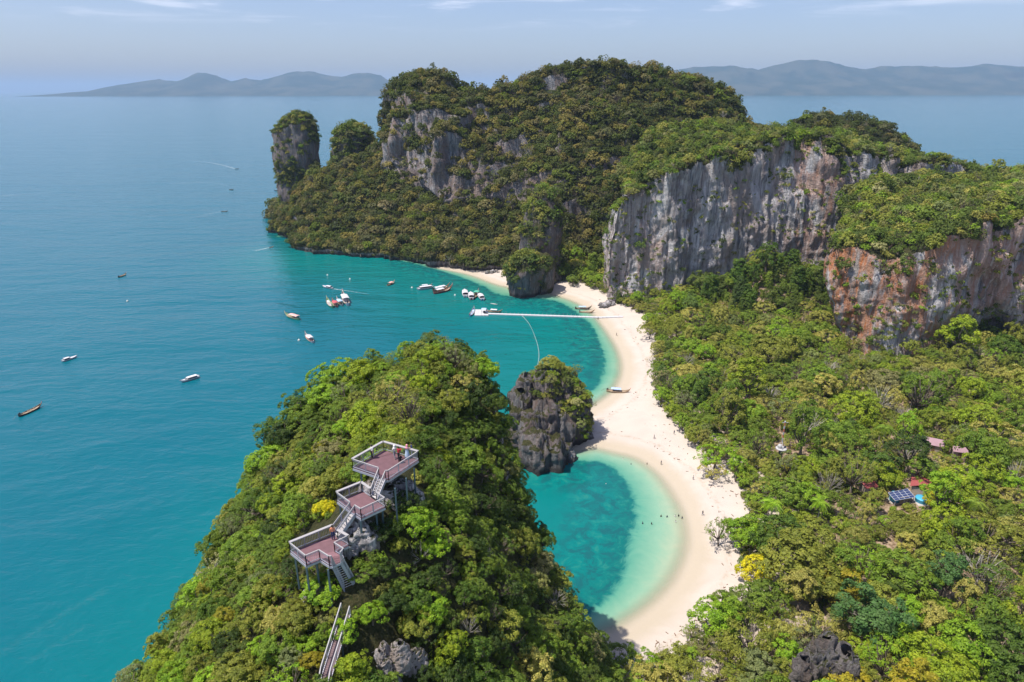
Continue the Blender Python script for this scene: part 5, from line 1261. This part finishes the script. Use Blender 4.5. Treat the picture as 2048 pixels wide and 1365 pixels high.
for k, (px, py, lab) in enumerate(((1322, 1034, 'wader leftmost of the close group of waders in the lagoon shallows'), (1334, 1035, 'wader second from left in the close group in the lagoon shallows'), (1350, 1034, 'wader in the middle of the close group in the lagoon shallows'), (1357, 1033, 'wader next to the rightmost of the close group in the lagoon'), (1364, 1037, 'wader rightmost of the close group in the lagoon shallows'), (1351, 1045, 'wader nearest below the close group in the lagoon shallows'), (1303, 1049, 'wader standing a little left and below of the close group'), (1285, 1048, 'wader in pale top at the edge of the deep water'), (1246, 918, 'swimmer in the upper left shallows of the lagoon by the islet'), (1294, 928, 'swimmer in the upper shallows below the sandbar'), (1262, 929, 'swimmer above the dark deep edge of the lagoon'), (1212, 968, 'snorkeller over the dark deep water of the lagoon'), (1173, 1241, 'swimmer at the bottom of the lagoon near the near hill'))):
    q = P(px, py, z=0.0); person((q[0], q[1], -0.95 if k < 8 else -1.25), random.uniform(0, 6.28), 'stand', ('cloth_black', 'cloth_navy', 'cloth_white')[k % 3], 'cloth_black', lab, group='people bathing in the lagoon')

# ------------------------------------------------------------------ boats
for nm, c in (('hull_white', (0.56, 0.57, 0.60)), ('hull_brown', (0.17, 0.10, 0.06)), ('hull_tan', (0.42, 0.30, 0.19)), ('hull_dark', (0.05, 0.045, 0.05)), ('hull_green', (0.22, 0.45, 0.20)), ('hull_red', (0.36, 0.06, 0.06)), ('hull_blue', (0.16, 0.30, 0.50)), ('canvas_white', (0.60, 0.585, 0.61)), ('canvas_pink', (0.72, 0.40, 0.36)), ('canvas_blue', (0.40, 0.52, 0.72)), ('canvas_red', (0.55, 0.10, 0.11)), ('canvas_green', (0.10, 0.42, 0.30)), ('dark_glass', (0.02, 0.02, 0.03)), ('motor', (0.035, 0.035, 0.04)), ('ribbon', (0.70, 0.18, 0.16)), ('boat_floor', (0.33, 0.26, 0.19))): flat(nm, c, 0.4, 0.5, 0, 0.15, 0.8)

def hull_mesh(L, wmax, prow, stern, draft=0.35, freeb=0.65, blunt=0.55):
    """outer skin, inner floor and rim of a boat pointing to +x"""
    vs, fs = [], []; n = 17; sec = 7; rim = []
    for i in range(n):
        t = i / (n - 1); x = (t - 0.5) * L; w = wmax * (blunt + (1 - blunt) * min(1, t / 0.3)) * (1 - max(0, (t - 0.55) / 0.45) ** 2.0) + 0.03
        zs = freeb + prow * max(0, (t - 0.55) / 0.45) ** 2.4 + stern * max(0, (0.2 - t) / 0.2) ** 1.5; zk = -draft + (draft + freeb * 0.8 + prow * 0.75) * max(0, (t - 0.72) / 0.28) ** 2.2
        for j in range(sec):
            a = -1 + 2 * j / (sec - 1); s = abs(a); vs.append((x, math.copysign(w * (s ** 0.7), a), zk + (zs - zk) * s ** 2.2))
        rim.append((x, w, zs))
    for i in range(n - 1):
        for j in range(sec - 1): a = i * sec + j; fs.append((a, a + sec, a + sec + 1, a + 1))
    fs.append(tuple(range(sec)))
    return vs, fs, rim
def longtail(stern_px, bow_px, label, hull, canopy=None, group=None, floor='boat_floor', ribbon=True, z=0.0, prow=1.25, canopy_span=(0.22, 0.66)):
    a, b = P(*stern_px, z=0.5 + z), P(*bow_px, z=0.9 + z); a[2] = b[2] = 0; c = (a + b) / 2; d = b - a; L = np.linalg.norm(d); rz = math.atan2(d[1], d[0]); w = L * 0.085 + 0.15
    s = L / 10.0
    e = empty('longtail_boat', (c[0], c[1], z), rz); tag(e, label, 'boat', group)
    vs, fs, rim = hull_mesh(L, w, prow * s, 0.35 * s, 0.3 * s, 0.62 * s); link('hull', new_mesh('hull', vs, fs, MATS[hull], True), e)
    m = MB()
    for sgn in (-1, 1): m.tube([(x, sgn * y, zz) for x, y, zz in rim], 0.06 * s, 5)
    m.build('gunwale', MATS['hull_tan'], e)
    m = MB(); k = len(rim)
    vv = []; ff = []
    for i in range(2, k - 2): x, y, zz = rim[i]; vv += [(x, -y * 0.8, zz - 0.33 * s), (x, y * 0.8, zz - 0.33 * s)]
    for i in range(len(vv) // 2 - 1): ff.append((2 * i, 2 * i + 1, 2 * i + 3, 2 * i + 2))
    m.add(vv, ff); m.build('floor', MATS[floor], e)
    for t in (0.30, 0.45, 0.60, 0.72):
        i = int(t * (k - 1)); x, y, zz = rim[i]; MB().box((x, 0, zz - 0.12 * s), (0.28 * s, y * 1.85, 0.05 * s)).build('bench', MATS['hull_tan'], e)
    x, y, zz = rim[-1]; MB().tube([(x - 0.25 * s, 0, zz - 0.3 * s), (x + 0.15 * s, 0, zz + 0.25 * s), (x + 0.32 * s, 0, zz + 0.75 * s)], [0.12 * s, 0.09 * s, 0.05 * s], 6).build('prow_post', MATS[hull], e)
    if ribbon: MB().lathe((x + 0.12 * s, 0, zz + 0.15 * s), [(0.13 * s, 0), (0.16 * s, 0.1 * s), (0.12 * s, 0.22 * s)], 8).build('ribbon', MATS['ribbon'], e)
    if canopy:
        x0, x1 = (canopy_span[0] - 0.5) * L, (canopy_span[1] - 0.5) * L; n = 7; vv = []; ff = []
        for i in range(n):
            x = x0 + (x1 - x0) * i / (n - 1)
            for j in range(7): q = -1 + 2 * j / 6; vv.append((x, q * w * 1.12, 1.95 * s - 0.22 * s * q * q + 0.05 * s * math.sin(i * 1.9)))
        for i in range(n - 1):
            for j in range(6): ff.append((i * 7 + j, i * 7 + j + 1, i * 7 + j + 8, i * 7 + j + 7))
        k0 = len(vv); vv += [(p[0], p[1], p[2] - 0.05 * s) for p in vv]; ff += [tuple(i + k0 for i in reversed(f)) for f in ff]
        link('canopy', new_mesh('canopy', vv, ff, MATS[canopy], True), e)
        for i in range(3):
            for sgn in (-1, 1): x = x0 + 0.1 + (x1 - x0 - 0.2) * i / 2; MB().bar((x, sgn * w * 0.95, 0.5 * s), (x, sgn * w * 0.95, 1.78 * s), 0.06 * s).build('canopy_post', MATS['hull_tan'], e)
    g_ = MB(); x, y, zz = rim[0]; g_.box((x + 0.35 * s, 0, zz + 0.28 * s), (0.75 * s, 0.42 * s, 0.45 * s), 0, 0.8); g_.box((x + 0.6 * s, 0, zz + 0.58 * s), (0.3 * s, 0.3 * s, 0.2 * s)); mo = g_.build('engine', MATS['motor'], e)
    MB().tube([(x + 0.9 * s, 0, zz + 0.4 * s), (x - 1.0 * s, 0.1 * s, zz + 0.05 * s), (x - 2.6 * s, 0.25 * s, -0.15 * s)], 0.04 * s, 5).build('propeller_shaft', MATS['motor'], e)
    return e
def speedboat(stern_px, bow_px, label, group=None, roof='canvas_white', hull='hull_white', span=(0.12, 0.62)):
    a, b = P(*stern_px, z=0.5), P(*bow_px, z=0.8); a[2] = b[2] = 0; c = (a + b) / 2; d = b - a; L = np.linalg.norm(d); rz = math.atan2(d[1], d[0]); w = L * 0.135; s = L / 9.0
    e = empty('speedboat', (c[0], c[1], 0), rz); tag(e, label, 'boat', group)
    vs, fs, rim = hull_mesh(L, w, 0.35 * s, 0.0, 0.3 * s, 0.95 * s, 0.9); link('hull', new_mesh('hull', vs, fs, MATS[hull], True), e)
    vv, ff = [], []
    for x, y, zz in rim: vv += [(x, -y * 0.97, zz - 0.06 * s), (x, y * 0.97, zz - 0.06 * s)]
    for i in range(len(rim) - 1): ff.append((2 * i, 2 * i + 1, 2 * i + 3, 2 * i + 2))
    link('deck', new_mesh('deck', vv, ff, MATS['hull_white']), e)
    m = MB()
    for sgn in (-1, 1): m.tube([(x, sgn * y, zz) for x, y, zz in rim], 0.07 * s, 5)
    m.build('rub_rail', MATS['hull_blue' if roof == 'canvas_blue' else 'cloth_grey'], e)
    x0, x1 = (span[0] - 0.5) * L, (span[1] - 0.5) * L
    MB().box(((x0 + x1) / 2, 0, 1.28 * s), (x1 - x0, w * 1.5, 0.75 * s), 0, 0.94).build('cabin_windows', MATS['dark_glass'], e)
    m = MB(); vv, ff = [], []; n = 8
    for i in range(n):
        t = i / (n - 1); x = x0 - 0.2 * s + (x1 - x0 + 0.5 * s) * t; ww = w * 0.92 * (1 - 0.5 * max(0, t - 0.7) ** 1.2)
        for j in range(7): q = -1 + 2 * j / 6; vv.append((x, q * ww, 1.92 * s - 0.25 * s * q * q - 0.35 * s * max(0, t - 0.75)))
    for i in range(n - 1):
        for j in range(6): ff.append((i * 7 + j, i * 7 + j + 1, i * 7 + j + 8, i * 7 + j + 7))
    k0 = len(vv); vv += [(p[0], p[1], p[2] - 0.12 * s) for p in vv]; ff += [tuple(i + k0 for i in reversed(f)) for f in ff]
    link('roof', new_mesh('roof', vv, ff, MATS[roof], True), e)
    MB().box((x1 + 0.55 * s, 0, 1.02 * s), (0.7 * s, w * 0.8, 0.12 * s), 0, 0.7).build('hatch', MATS['dark_glass'], e)
    for sgn in (-0.5, 0.5): MB().box((-L / 2 - 0.15 * s, sgn * w, 0.8 * s), (0.45 * s, 0.38 * s, 0.8 * s), 0, 0.7).build('outboard_motor', MATS['canvas_white'], e)
    return e
G1 = 'boats out on the open water'; G2 = 'longtail boats moored side by side'; G3 = 'boats at anchor in the bay'
speedboat((397, 753), (360, 763), 'white speedboat with a long white roof, heading left on the open water', G1)
speedboat((125, 722), (155, 711), 'white and blue speedboat with an open foredeck near the left edge', G1, 'canvas_white', span=(0.1, 0.42))
speedboat((664, 577), (645, 572), 'white speedboat running left with a thin straight wake in the bay', G1, span=(0.1, 0.5))
longtail((38, 832), (84, 809), 'brown longtail boat without canopy, lowest boat at the left edge', 'hull_dark', None, G1, prow=1.0)
longtail((237, 554), (253, 547), 'small dark wooden boat far out in the middle of the open water', 'hull_dark', None, G1)
longtail((598, 639), (570, 629), 'green longtail boat with pink canopy left of the moored row', 'hull_green', 'canvas_pink', G3, canopy_span=(0.05, 0.6))
longtail((626, 685), (611, 670), 'white longtail boat with pale canopy nearest above the near hill', 'hull_white', 'canvas_white', G3, 'canvas_pink')
longtail((665, 615), (654, 601), 'green and cream longtail at the left end of the row of four', 'hull_green', None, G2, 'canvas_white', prow=1.6)
longtail((674, 614), (665, 602), 'longtail with red canopy, second in the row of four', 'hull_red', 'canvas_red', G2)
longtail((684, 611), (674, 599), 'longtail with pale blue canopy, third in the row of four', 'hull_white', 'canvas_blue', G2)
longtail((696, 611), (686, 593), 'largest white longtail at the right end of the row of four', 'hull_white', 'canvas_white', G2, 'canvas_white', prow=1.9, canopy_span=(0.3, 0.8))
longtail((775, 571), (789, 563), 'lone longtail with orange hull in the middle of the bay', 'hull_tan', 'canvas_pink', G3)
speedboat((836, 579), (868, 574), 'wide white-roofed tour boat below the headland shore', G3, span=(0.12, 0.8))
longtail((838, 574), (864, 570), 'longtail tied behind the wide white-roofed tour boat', 'hull_red', 'canvas_white', G3)
longtail((868, 587), (905, 577), 'long red-brown longtail with raised white prow, nearest of its pair', 'hull_red', 'canvas_white', G3, prow=1.9, canopy_span=(0.1, 0.5))
longtail((866, 582), (899, 573), 'longtail with white canopy tied behind the red-brown longtail', 'hull_brown', 'canvas_white', G3, prow=1.7, canopy_span=(0.1, 0.7))
speedboat((931, 594), (929, 581), 'small white boat at the left of the four small boats above the jetty', G3)
speedboat((943, 599), (941, 586), 'white-roofed boat with red stern, second of the four small boats above the jetty', G3, hull='hull_red')
longtail((945, 598), (957, 584), 'longtail with green ribbon, third of the four small boats above the jetty', 'hull_dark', 'canvas_green', G3, canopy_span=(0.5, 0.8))
speedboat((965, 600), (957, 588), 'small grey-blue boat at the right of the four small boats above the jetty', G3, hull='hull_blue')
longtail((940, 632), (948, 619), 'pale blue longtail tied to the sea end of the jetty', 'hull_blue', None, 'boats at the jetty', 'canvas_blue', prow=1.6)
longtail((972, 622), (1004, 623), 'red-brown longtail with white canopy lying along the jetty', 'hull_brown', 'canvas_white', 'boats at the jetty', canopy_span=(0.3, 0.7))
longtail((1150, 617), (1183, 616), 'farther of two dark longtails beached by the landward end of the jetty', 'hull_dark', 'canvas_blue', 'beached longtails', prow=1.7)
longtail((1158, 624), (1189, 623), 'nearer of two longtails beached by the landward end of the jetty', 'hull_tan', None, 'beached longtails', prow=1.6)
longtail((1213, 781), (1260, 783), 'tan longtail with pale blue canopy drawn up on the beach of the north bay', 'hull_tan', 'canvas_blue', 'beached longtails', prow=1.4, canopy_span=(0.2, 0.62))
longtail((1078, 579), (1085, 587), 'small orange boat on the water beside the undercut beach rock', 'cloth_orange', None, G3)
for s_px, b_px, lab in (((470, 338), (478, 337), 'farthest motor boat on the open water, trailing a long curved wake'), ((459, 379), (467, 379), 'small dark boat on the open water between two wakes'), ((443, 423), (456, 422), 'dark low boat with a faint wake to its left'), ((549, 381), (562, 380), 'dark boat just emerging from behind the rock pillar'), ((539, 495), (547, 492), 'red motor boat with a foaming wake left of the headland tip')):
    longtail(s_px, b_px, lab, 'hull_red' if 'red' in lab else 'hull_dark', None, 'distant small boats')

# ---- wakes and streaks of foam
def wake(pts, w0, w1, f0=0.9, f1=0.0):
    vs, fs, fd = [], [], []; q = [P(x, y, z=0.0) for x, y in pts]; q = smooth_line(q, 5); n = len(q)
    for i, p in enumerate(q):
        t = i / (n - 1); d = q[min(i + 1, n - 1)] - q[max(i - 1, 0)]; s = np.array([-d[1], d[0], 0]); s /= np.linalg.norm(s); w = w0 + (w1 - w0) * t
        for k, a in enumerate((-1, 0, 1)): vs.append(p + s * a * w + np.array([0, 0, 0.03])); fd.append((f0 + (f1 - f0) * t) * (1 if k == 1 else 0))
    for i in range(n - 1):
        for k in range(2): a = i * 3 + k; fs.append((a, a + 3, a + 4, a + 1))
    o = link('boat_wake', new_mesh('boat_wake', vs, fs, MATS['foam'], True, {'fade': fd})); o['kind'] = 'stuff'
wake([(666, 578), (700, 583), (738, 589)], 0.9, 0.5, 1.0, 0.25); wake([(538, 496), (524, 499), (508, 503)], 1.6, 3.0, 0.9, 0.2); wake([(470, 338), (445, 331), (420, 326), (385, 322)], 2.0, 3.5, 0.8, 0.1); wake([(442, 424), (420, 428), (395, 434)], 2.0, 2.5, 0.4, 0.05)
wake([(215, 1178), (150, 1215), (60, 1270), (-10, 1312)], 1.6, 2.2, 0.035, 0.02); wake([(170, 1255), (110, 1290), (50, 1330)], 1.0, 1.4, 0.03, 0.015); wake([(340, 368), (420, 366), (455, 372)], 5, 5, 0.20, 0.02); wake([(0, 392), (60, 389), (110, 385)], 6, 5, 0.22, 0.03)

# ------------------------------------------------------------------ jetty of floating pontoons and the line of buoys
flat('pontoon', (0.52, 0.51, 0.52), 0.7, 0.3, 0, 0.1); flat('float_white', (0.55, 0.54, 0.50), 0.5, 0.3, 0, 0.1); flat('rope', (0.35, 0.34, 0.28), 0.9, 0.1)
ja, jb = P(968, 627, z=0.5), P(1246, 636, z=0.5); jm = P(1175, 633, z=0.5)
e = empty('jetty', (ja[0], ja[1], 0)); tag(e, 'long narrow white floating jetty running from the beach into the bay', 'jetty')
off = np.array([ja[0], ja[1], 0]); n = 34; d = (jb - ja) / n; sd_ = np.array([-d[1], d[0], 0]) / np.linalg.norm(d[:2])
pm = MB().box((0, 0, 0), (np.linalg.norm(d) * 0.97, 1.9, 0.5)); pme = new_mesh('pontoon', pm.v, pm.f, MATS['pontoon']); rm = MB().box((0, 0, 0.55), (0.07, 0.07, 1.1)); rme = new_mesh('rail_post', rm.v, rm.f, MATS['pontoon'])
for k in range(n):
    p = ja + d * (k + 0.5) - off; o = link('pontoon', pme, e); gz_ = gz_at(*(p + off)[:2]); o.location = (p[0], p[1], max(0.25, gz_ + 0.28)); o.rotation_euler = (0, 0, math.atan2(d[1], d[0]) + random.uniform(-.01, .01))
    if k < n - 8:
        q = p + sd_ * 0.85; o = link('rail_post', rme, e); o.location = (q[0], q[1], 0.5)
hp = [P(x, y, z=0.5) - off for x, y in ((949, 631), (950, 619), (976, 620), (977, 631))]
for i in range(4):
    for j in range(3):
        f = lambda a, b: (hp[0] * (1 - a) + hp[3] * a) * (1 - b) + (hp[1] * (1 - a) + hp[2] * a) * b
        q = [f((i + u) / 4, (j + w) / 3) for u, w in ((0.02, 0.02), (0.98, 0.02), (0.98, 0.98), (0.02, 0.98))]; vv = [np.array([p[0], p[1], zz]) for zz in (0.0, 0.5) for p in q]
        MB().add(vv, [(3, 2, 1, 0), (4, 5, 6, 7), (0, 1, 5, 4), (1, 2, 6, 5), (2, 3, 7, 6), (3, 0, 4, 7)]).build('pontoon', MATS['pontoon'], e)
kq = P(968, 625, z=0.5); e = empty('shade_hut', (kq[0], kq[1], 0.5)); tag(e, 'small blue-roofed shelter with dark goods on the jetty head', 'shelter', None)
for sx_, sy_ in ((-1, -1), (1, -1), (1, 1), (-1, 1)): MB().box((sx_ * 1.1, sy_ * 1.3, 1.0), (0.1, 0.1, 2.0)).build('post', MATS['galvanised'], e)
MB().box((0, 0, 2.1), (2.9, 3.3, 0.18), 0, 0.8).build('roof', MATS['canvas_blue'], e); MB().box((0.2, -0.2, 0.35), (1.2, 1.4, 0.7)).build('counter', MATS['dark_glass'], e)
bl = smooth_line([P(x, y, z=0.0) for x, y in ((1045, 633), (1058, 648), (1070, 674), (1077, 700), (1077, 722), (1071, 745))], 10)
e = empty('buoy_line', bl[0]); tag(e, 'curved line of small white floats closing the swimming area below the jetty', 'buoy line')
MB().tube([p - bl[0] + np.array([0, 0, -0.02]) for p in bl], 0.03, 4).build('rope', MATS['rope'], e)
fm = MB(); fm.lathe((0, 0, 0), [(0.04, -0.16), (0.18, -0.07), (0.21, 0.03), (0.15, 0.15), (0.04, 0.2)], 8); fme = new_mesh('float', fm.v, fm.f, MATS['float_white'], True)
for p in bl[::1]: o = link('float', fme, e); o.location = p - bl[0] + np.array([0, 0, 0.05])
for px, py, lab in ((255, 603, 'lone pale buoy on the open water below the small dark boat'), (598, 681, 'pale buoy left of the white longtail nearest the hill'), (824, 576, 'greenish buoy left of the wide white-roofed tour boat'), (910, 591, 'small buoy left of the four small boats'), (655, 551, 'small buoy off the headland, left of the pair'), (700, 559, 'small buoy off the headland, right of the pair')):
    m = MB(); m.lathe((0, 0, 0), [(0.1, -0.4), (0.6, -0.2), (0.7, 0.15), (0.45, 0.45), (0.1, 0.6), (0.06, 1.1)], 10); o = m.build('buoy', MATS['float_white'], None, True); o.location = P(px, py, z=0.0); tag(o, lab, 'buoy', 'single buoys')
q = P(988, 609, z=0.1); vs, fs, rim = hull_mesh(5.0, 0.45, 0.2, 0.1, 0.1, 0.3); o = link('kayak', new_mesh('kayak', vs, fs, MATS['float_white'], True)); o.location = (q[0], q[1], 0.05); o.rotation_euler = (0, 0, -0.5); tag(o, 'small white kayak drifting above the jetty', 'kayak')

# ------------------------------------------------------------------ huts among the trees, water tanks and radio mast
flat('roof_red', (0.33, 0.085, 0.085), 0.6, 0.3, 0, 0.25, 0.5); flat('roof_purple', (0.33, 0.21, 0.24), 0.6, 0.3, 0, 0.25, 0.5); flat('solar_cell', (0.035, 0.05, 0.13), 0.15, 0.6, 0, 0.15, 0.6); flat('solar_frame', (0.55, 0.58, 0.63), 0.4, 0.5, 0.3); flat('hut_wall', (0.36, 0.30, 0.25), 0.8, 0.2, 0, 0.2, 1.0); flat('tank_blue', (0.06, 0.36, 0.56), 0.45, 0.4, 0, 0.12); flat('mast_red', (0.50, 0.16, 0.10), 0.6, 0.3); flat('mast_white', (0.44, 0.43, 0.43), 0.6, 0.3); flat('concrete', (0.45, 0.42, 0.38), 0.9, 0.2, 0, 0.2)
sp = [P(x, y, z=z) for x, y, z in ((1776, 986, 5.4), (1815, 978, 5.4), (1830, 995, 4.5), (1790, 1002, 4.5))]
c = sum(sp) / 4; gz0 = gz_at(c[0], c[1]); e = empty('solar_shed', (c[0], c[1], gz0)); tag(e, 'open shed roofed with a tilted array of dark blue solar panels', 'shed'); o_ = np.array([c[0], c[1], gz0]); sp = [p - o_ for p in sp]
fq = lambda a, b: (sp[0] * (1 - a) + sp[1] * a) * (1 - b) + (sp[3] * (1 - a) + sp[2] * a) * b
for i in range(4):
    for j in range(4):
        q = [fq((i + u) / 4, (j + w) / 4) for u, w in ((0.025, 0.04), (0.975, 0.04), (0.975, 0.96), (0.025, 0.96))]; up = np.array([0, 0, 0.06]); vv = [p for p in q] + [p + up for p in q]
        pn = MB().add(vv, [(3, 2, 1, 0), (4, 5, 6, 7), (0, 1, 5, 4), (1, 2, 6, 5), (2, 3, 7, 6), (3, 0, 4, 7)]).build('solar_panel', MATS['solar_cell'], e)
m = MB()
for t in np.linspace(0, 1, 5): m.bar(fq(t, 0) + [0, 0, 0.04], fq(t, 1) + [0, 0, 0.04], 0.12, 0.12); m.bar(fq(0, t) + [0, 0, 0.035], fq(1, t) + [0, 0, 0.035], 0.09, 0.11)
m.build('panel_frame', MATS['solar_frame'], e)
for u, w in ((0.04, 0.04), (0.96, 0.04), (0.96, 0.96), (0.04, 0.96), (0.5, 0.96)): p = fq(u, w); MB().bar((p[0], p[1], 0), (p[0], p[1], p[2] - 0.05), 0.16).build('post', MATS['galvanised'], e)
pa, pb = fq(0.35, 0.8), fq(0.75, 0.8); MB().bar((pa[0], pa[1], 1.2), (pb[0], pb[1], 1.2), 0.12, 2.2).build('wall', MATS['hut_wall'], e)
m = MB()
for t in np.linspace(0, 1, 8): p = fq(0.35 + 0.4 * t, 0.86); m.bar((p[0], p[1], 0.2), (p[0], p[1], 2.3), 0.07)
o = m.build('grille', MATS['cloth_grey'], e); o['kind'] = 'stuff'
def hut(label, px, py, w, d_, h, rz, roof, pitch=1.2, z=None):
    p = P(px, py, z=h); g0 = gz_at(p[0], p[1]) if z is None else z; e = empty('hut', (p[0], p[1], g0), rz); tag(e, label, 'hut', 'huts among the trees')
    MB().box((0, 0, (h - pitch) / 2), (w * 0.86, d_ * 0.8, h - pitch)).build('wall', MATS['hut_wall'], e)
    for s in (-1, 1):
        th = 0.1; vv = [(-w / 2, s * d_ / 2, h - pitch), (w / 2, s * d_ / 2, h - pitch), (w / 2, 0.0, h), (-w / 2, 0.0, h)]; vv += [(x, y, zz + th) for x, y, zz in vv]
        MB().add(vv, [(3, 2, 1, 0), (4, 5, 6, 7), (0, 1, 5, 4), (1, 2, 6, 5), (2, 3, 7, 6), (3, 0, 4, 7)]).build('roof_slope', MATS[roof], e)
        m = MB()
        for t in np.arange(-w / 2 + 0.3, w / 2, 0.45): m.bar((t, s * d_ / 2, h - pitch + th + 0.02), (t, 0, h + th + 0.02), 0.05, 0.05)
        o = m.build('roof_rib', MATS[roof], e); o['kind'] = 'stuff'
    MB().box((0, -d_ * 0.4 - 0.04, (h - pitch) * 0.45), (0.9, 0.06, (h - pitch) * 0.85)).build('door', MATS['hull_brown'], e)
    return e
hut('red-roofed hut half under a bright lime tree, right of the solar shed', 1840, 976, 6.5, 5.5, 4.0, 1.0, 'roof_red', 1.2); hut('small red roof showing between bushes left of the solar shed', 1735, 979, 4.5, 3.6, 3.2, 0.2, 'roof_red', 0.8)
hut('purple-brown roofed hut behind a dark bushy tree above the solar shed', 1866, 892, 6, 5, 4.6, -0.5, 'roof_purple', 1.6); hut('purple-brown roof corner peeping out right of the larger purple roof', 1916, 909, 4.5, 4, 3.8, -0.3, 'roof_purple', 1.2)
hut('low hut with pinkish roof under grey bare trees behind the sandbar', 1463, 814, 4.5, 4, 3.2, 0.4, 'roof_red', 1.0)
for px, py, w, h, lab in ((1788, 1006, 1.6, 2.6, 'upright blue water tank at the left corner of the solar shed'), (1842, 1009, 2.0, 1.4, 'low wide blue water tank below the red-roofed hut'), (1986, 968, 1.6, 1.3, 'blue-green water tank peeping out of trees near the right edge')):
    p = P(px, py, z=1.5); e = empty('water_tank', (p[0], p[1], gz_at(p[0], p[1]))); tag(e, lab, 'water tank', 'blue water tanks')
    m = MB(); m.lathe((0, 0, 0), [(w * 0.95, 0), (w, 0.15), (w * 0.97, h * 0.35), (w, h * 0.4), (w * 0.97, h * 0.7), (w, h * 0.75), (w * 0.95, h * 0.9), (w * 0.5, h)], 18); m.build('tank', MATS['tank_blue'], e, True)
    m = MB(); m.lathe((0, 0, h), [(w * 0.3, 0), (w * 0.3, 0.12), (w * 0.1, 0.16)], 12); m.build('lid', MATS['tank_blue'], e, True)
    MB().box((0, 0, -0.1), (w * 2.4, w * 2.4, 0.3)).build('plinth', MATS['concrete'], e)
pa, pb = P(1836, 994, z=3.0), P(1849, 1008, z=1.6); o = MB().tube([pa, (pa + pb) / 2 + np.array([0, 0, 0.1]), pb], 0.14, 6).build('water_pipe', MATS['float_white']); tag(o, 'pale pipe running down from the red-roofed hut to the low tank', 'pipe')
mb_ = P(1560, 912, z=6.0); zt = gz_at(mb_[0], mb_[1]); e = empty('radio_mast', (mb_[0], mb_[1], zt)); tag(e, 'slim red and white radio mast above a white platform on a dark column', 'mast')
hz = P(1558, 898, Y=mb_[1])[2] - zt; ht = P(1560, 846, Y=mb_[1])[2] - zt; hc = P(1559, 882, Y=mb_[1])[2] - zt
MB().lathe((0, 0, 0), [(0.75, 0), (0.7, hz * 0.5), (0.65, hz - 0.1)], 14).build('column', MATS['motor'], e, True)
m = MB(); m.lathe((0, 0, hz), [(1.1, -0.1), (1.75, 0.05), (1.75, 0.25), (1.6, 0.3)], 18); m.build('platform', MATS['mast_white'], e)
m = MB(); m.lathe((-0.5, 0, hz + 0.3), [(0.7, 0), (0.75, 0.9), (0.5, 1.3)], 12); m.build('cabinet', MATS['mast_white'], e)
for k in range(3): a = 2.094 * k + 0.4; MB().bar((1.35 * math.cos(a), 1.35 * math.sin(a), hz + 0.2), (0, 0, hc), 0.14).build('strut', MATS['mast_white'], e)
MB().box((1.1, -0.5, hz + 0.9), (0.9, 0.06, 0.7), 0.5).build('solar_panel', MATS['solar_cell'], e)
k = 6
for i in range(k): MB().box((0, 0, hc + (ht - hc) * (i + 0.5) / k), (0.34, 0.34, (ht - hc) / k * 0.995)).build('mast_section', MATS['mast_red' if i % 2 else 'mast_white'], e)
MB().bar((-0.9, 0, ht + 0.05), (1.1, 0, ht + 0.05), 0.12).build('cross_arm', MATS['mast_white'], e); MB().lathe((0, 0, ht + 0.1), [(0.22, 0), (0.26, 0.35), (0.1, 0.6)], 10).build('lamp', MATS['mast_white'], e)

# driftwood, husks and weed lying on the sand
r_ = np.random.default_rng(44); m = MB(); k = 0
while k < 170:
    px, py = r_.uniform(1190, 1500), r_.uniform(600, 1300); p = P(px, py, z=0.8); z_, s__, w__ = ground_z(np.array([p[:2]]))
    if not (6.5 < s__[0] and w__[0] < 2): continue
    if r_.random() > (0.9 if w__[0] > -9 or s__[0] < 10 else 0.2): continue
    a = r_.uniform(0, 3.14); L = r_.uniform(0.2, 1.1); m.bar((p[0], p[1], z_[0] + 0.05), (p[0] + L * math.cos(a), p[1] + L * math.sin(a), z_[0] + 0.1), r_.uniform(0.06, 0.2)); k += 1
o = m.build('beach_debris', MATS['hull_brown']); o['kind'] = 'stuff'
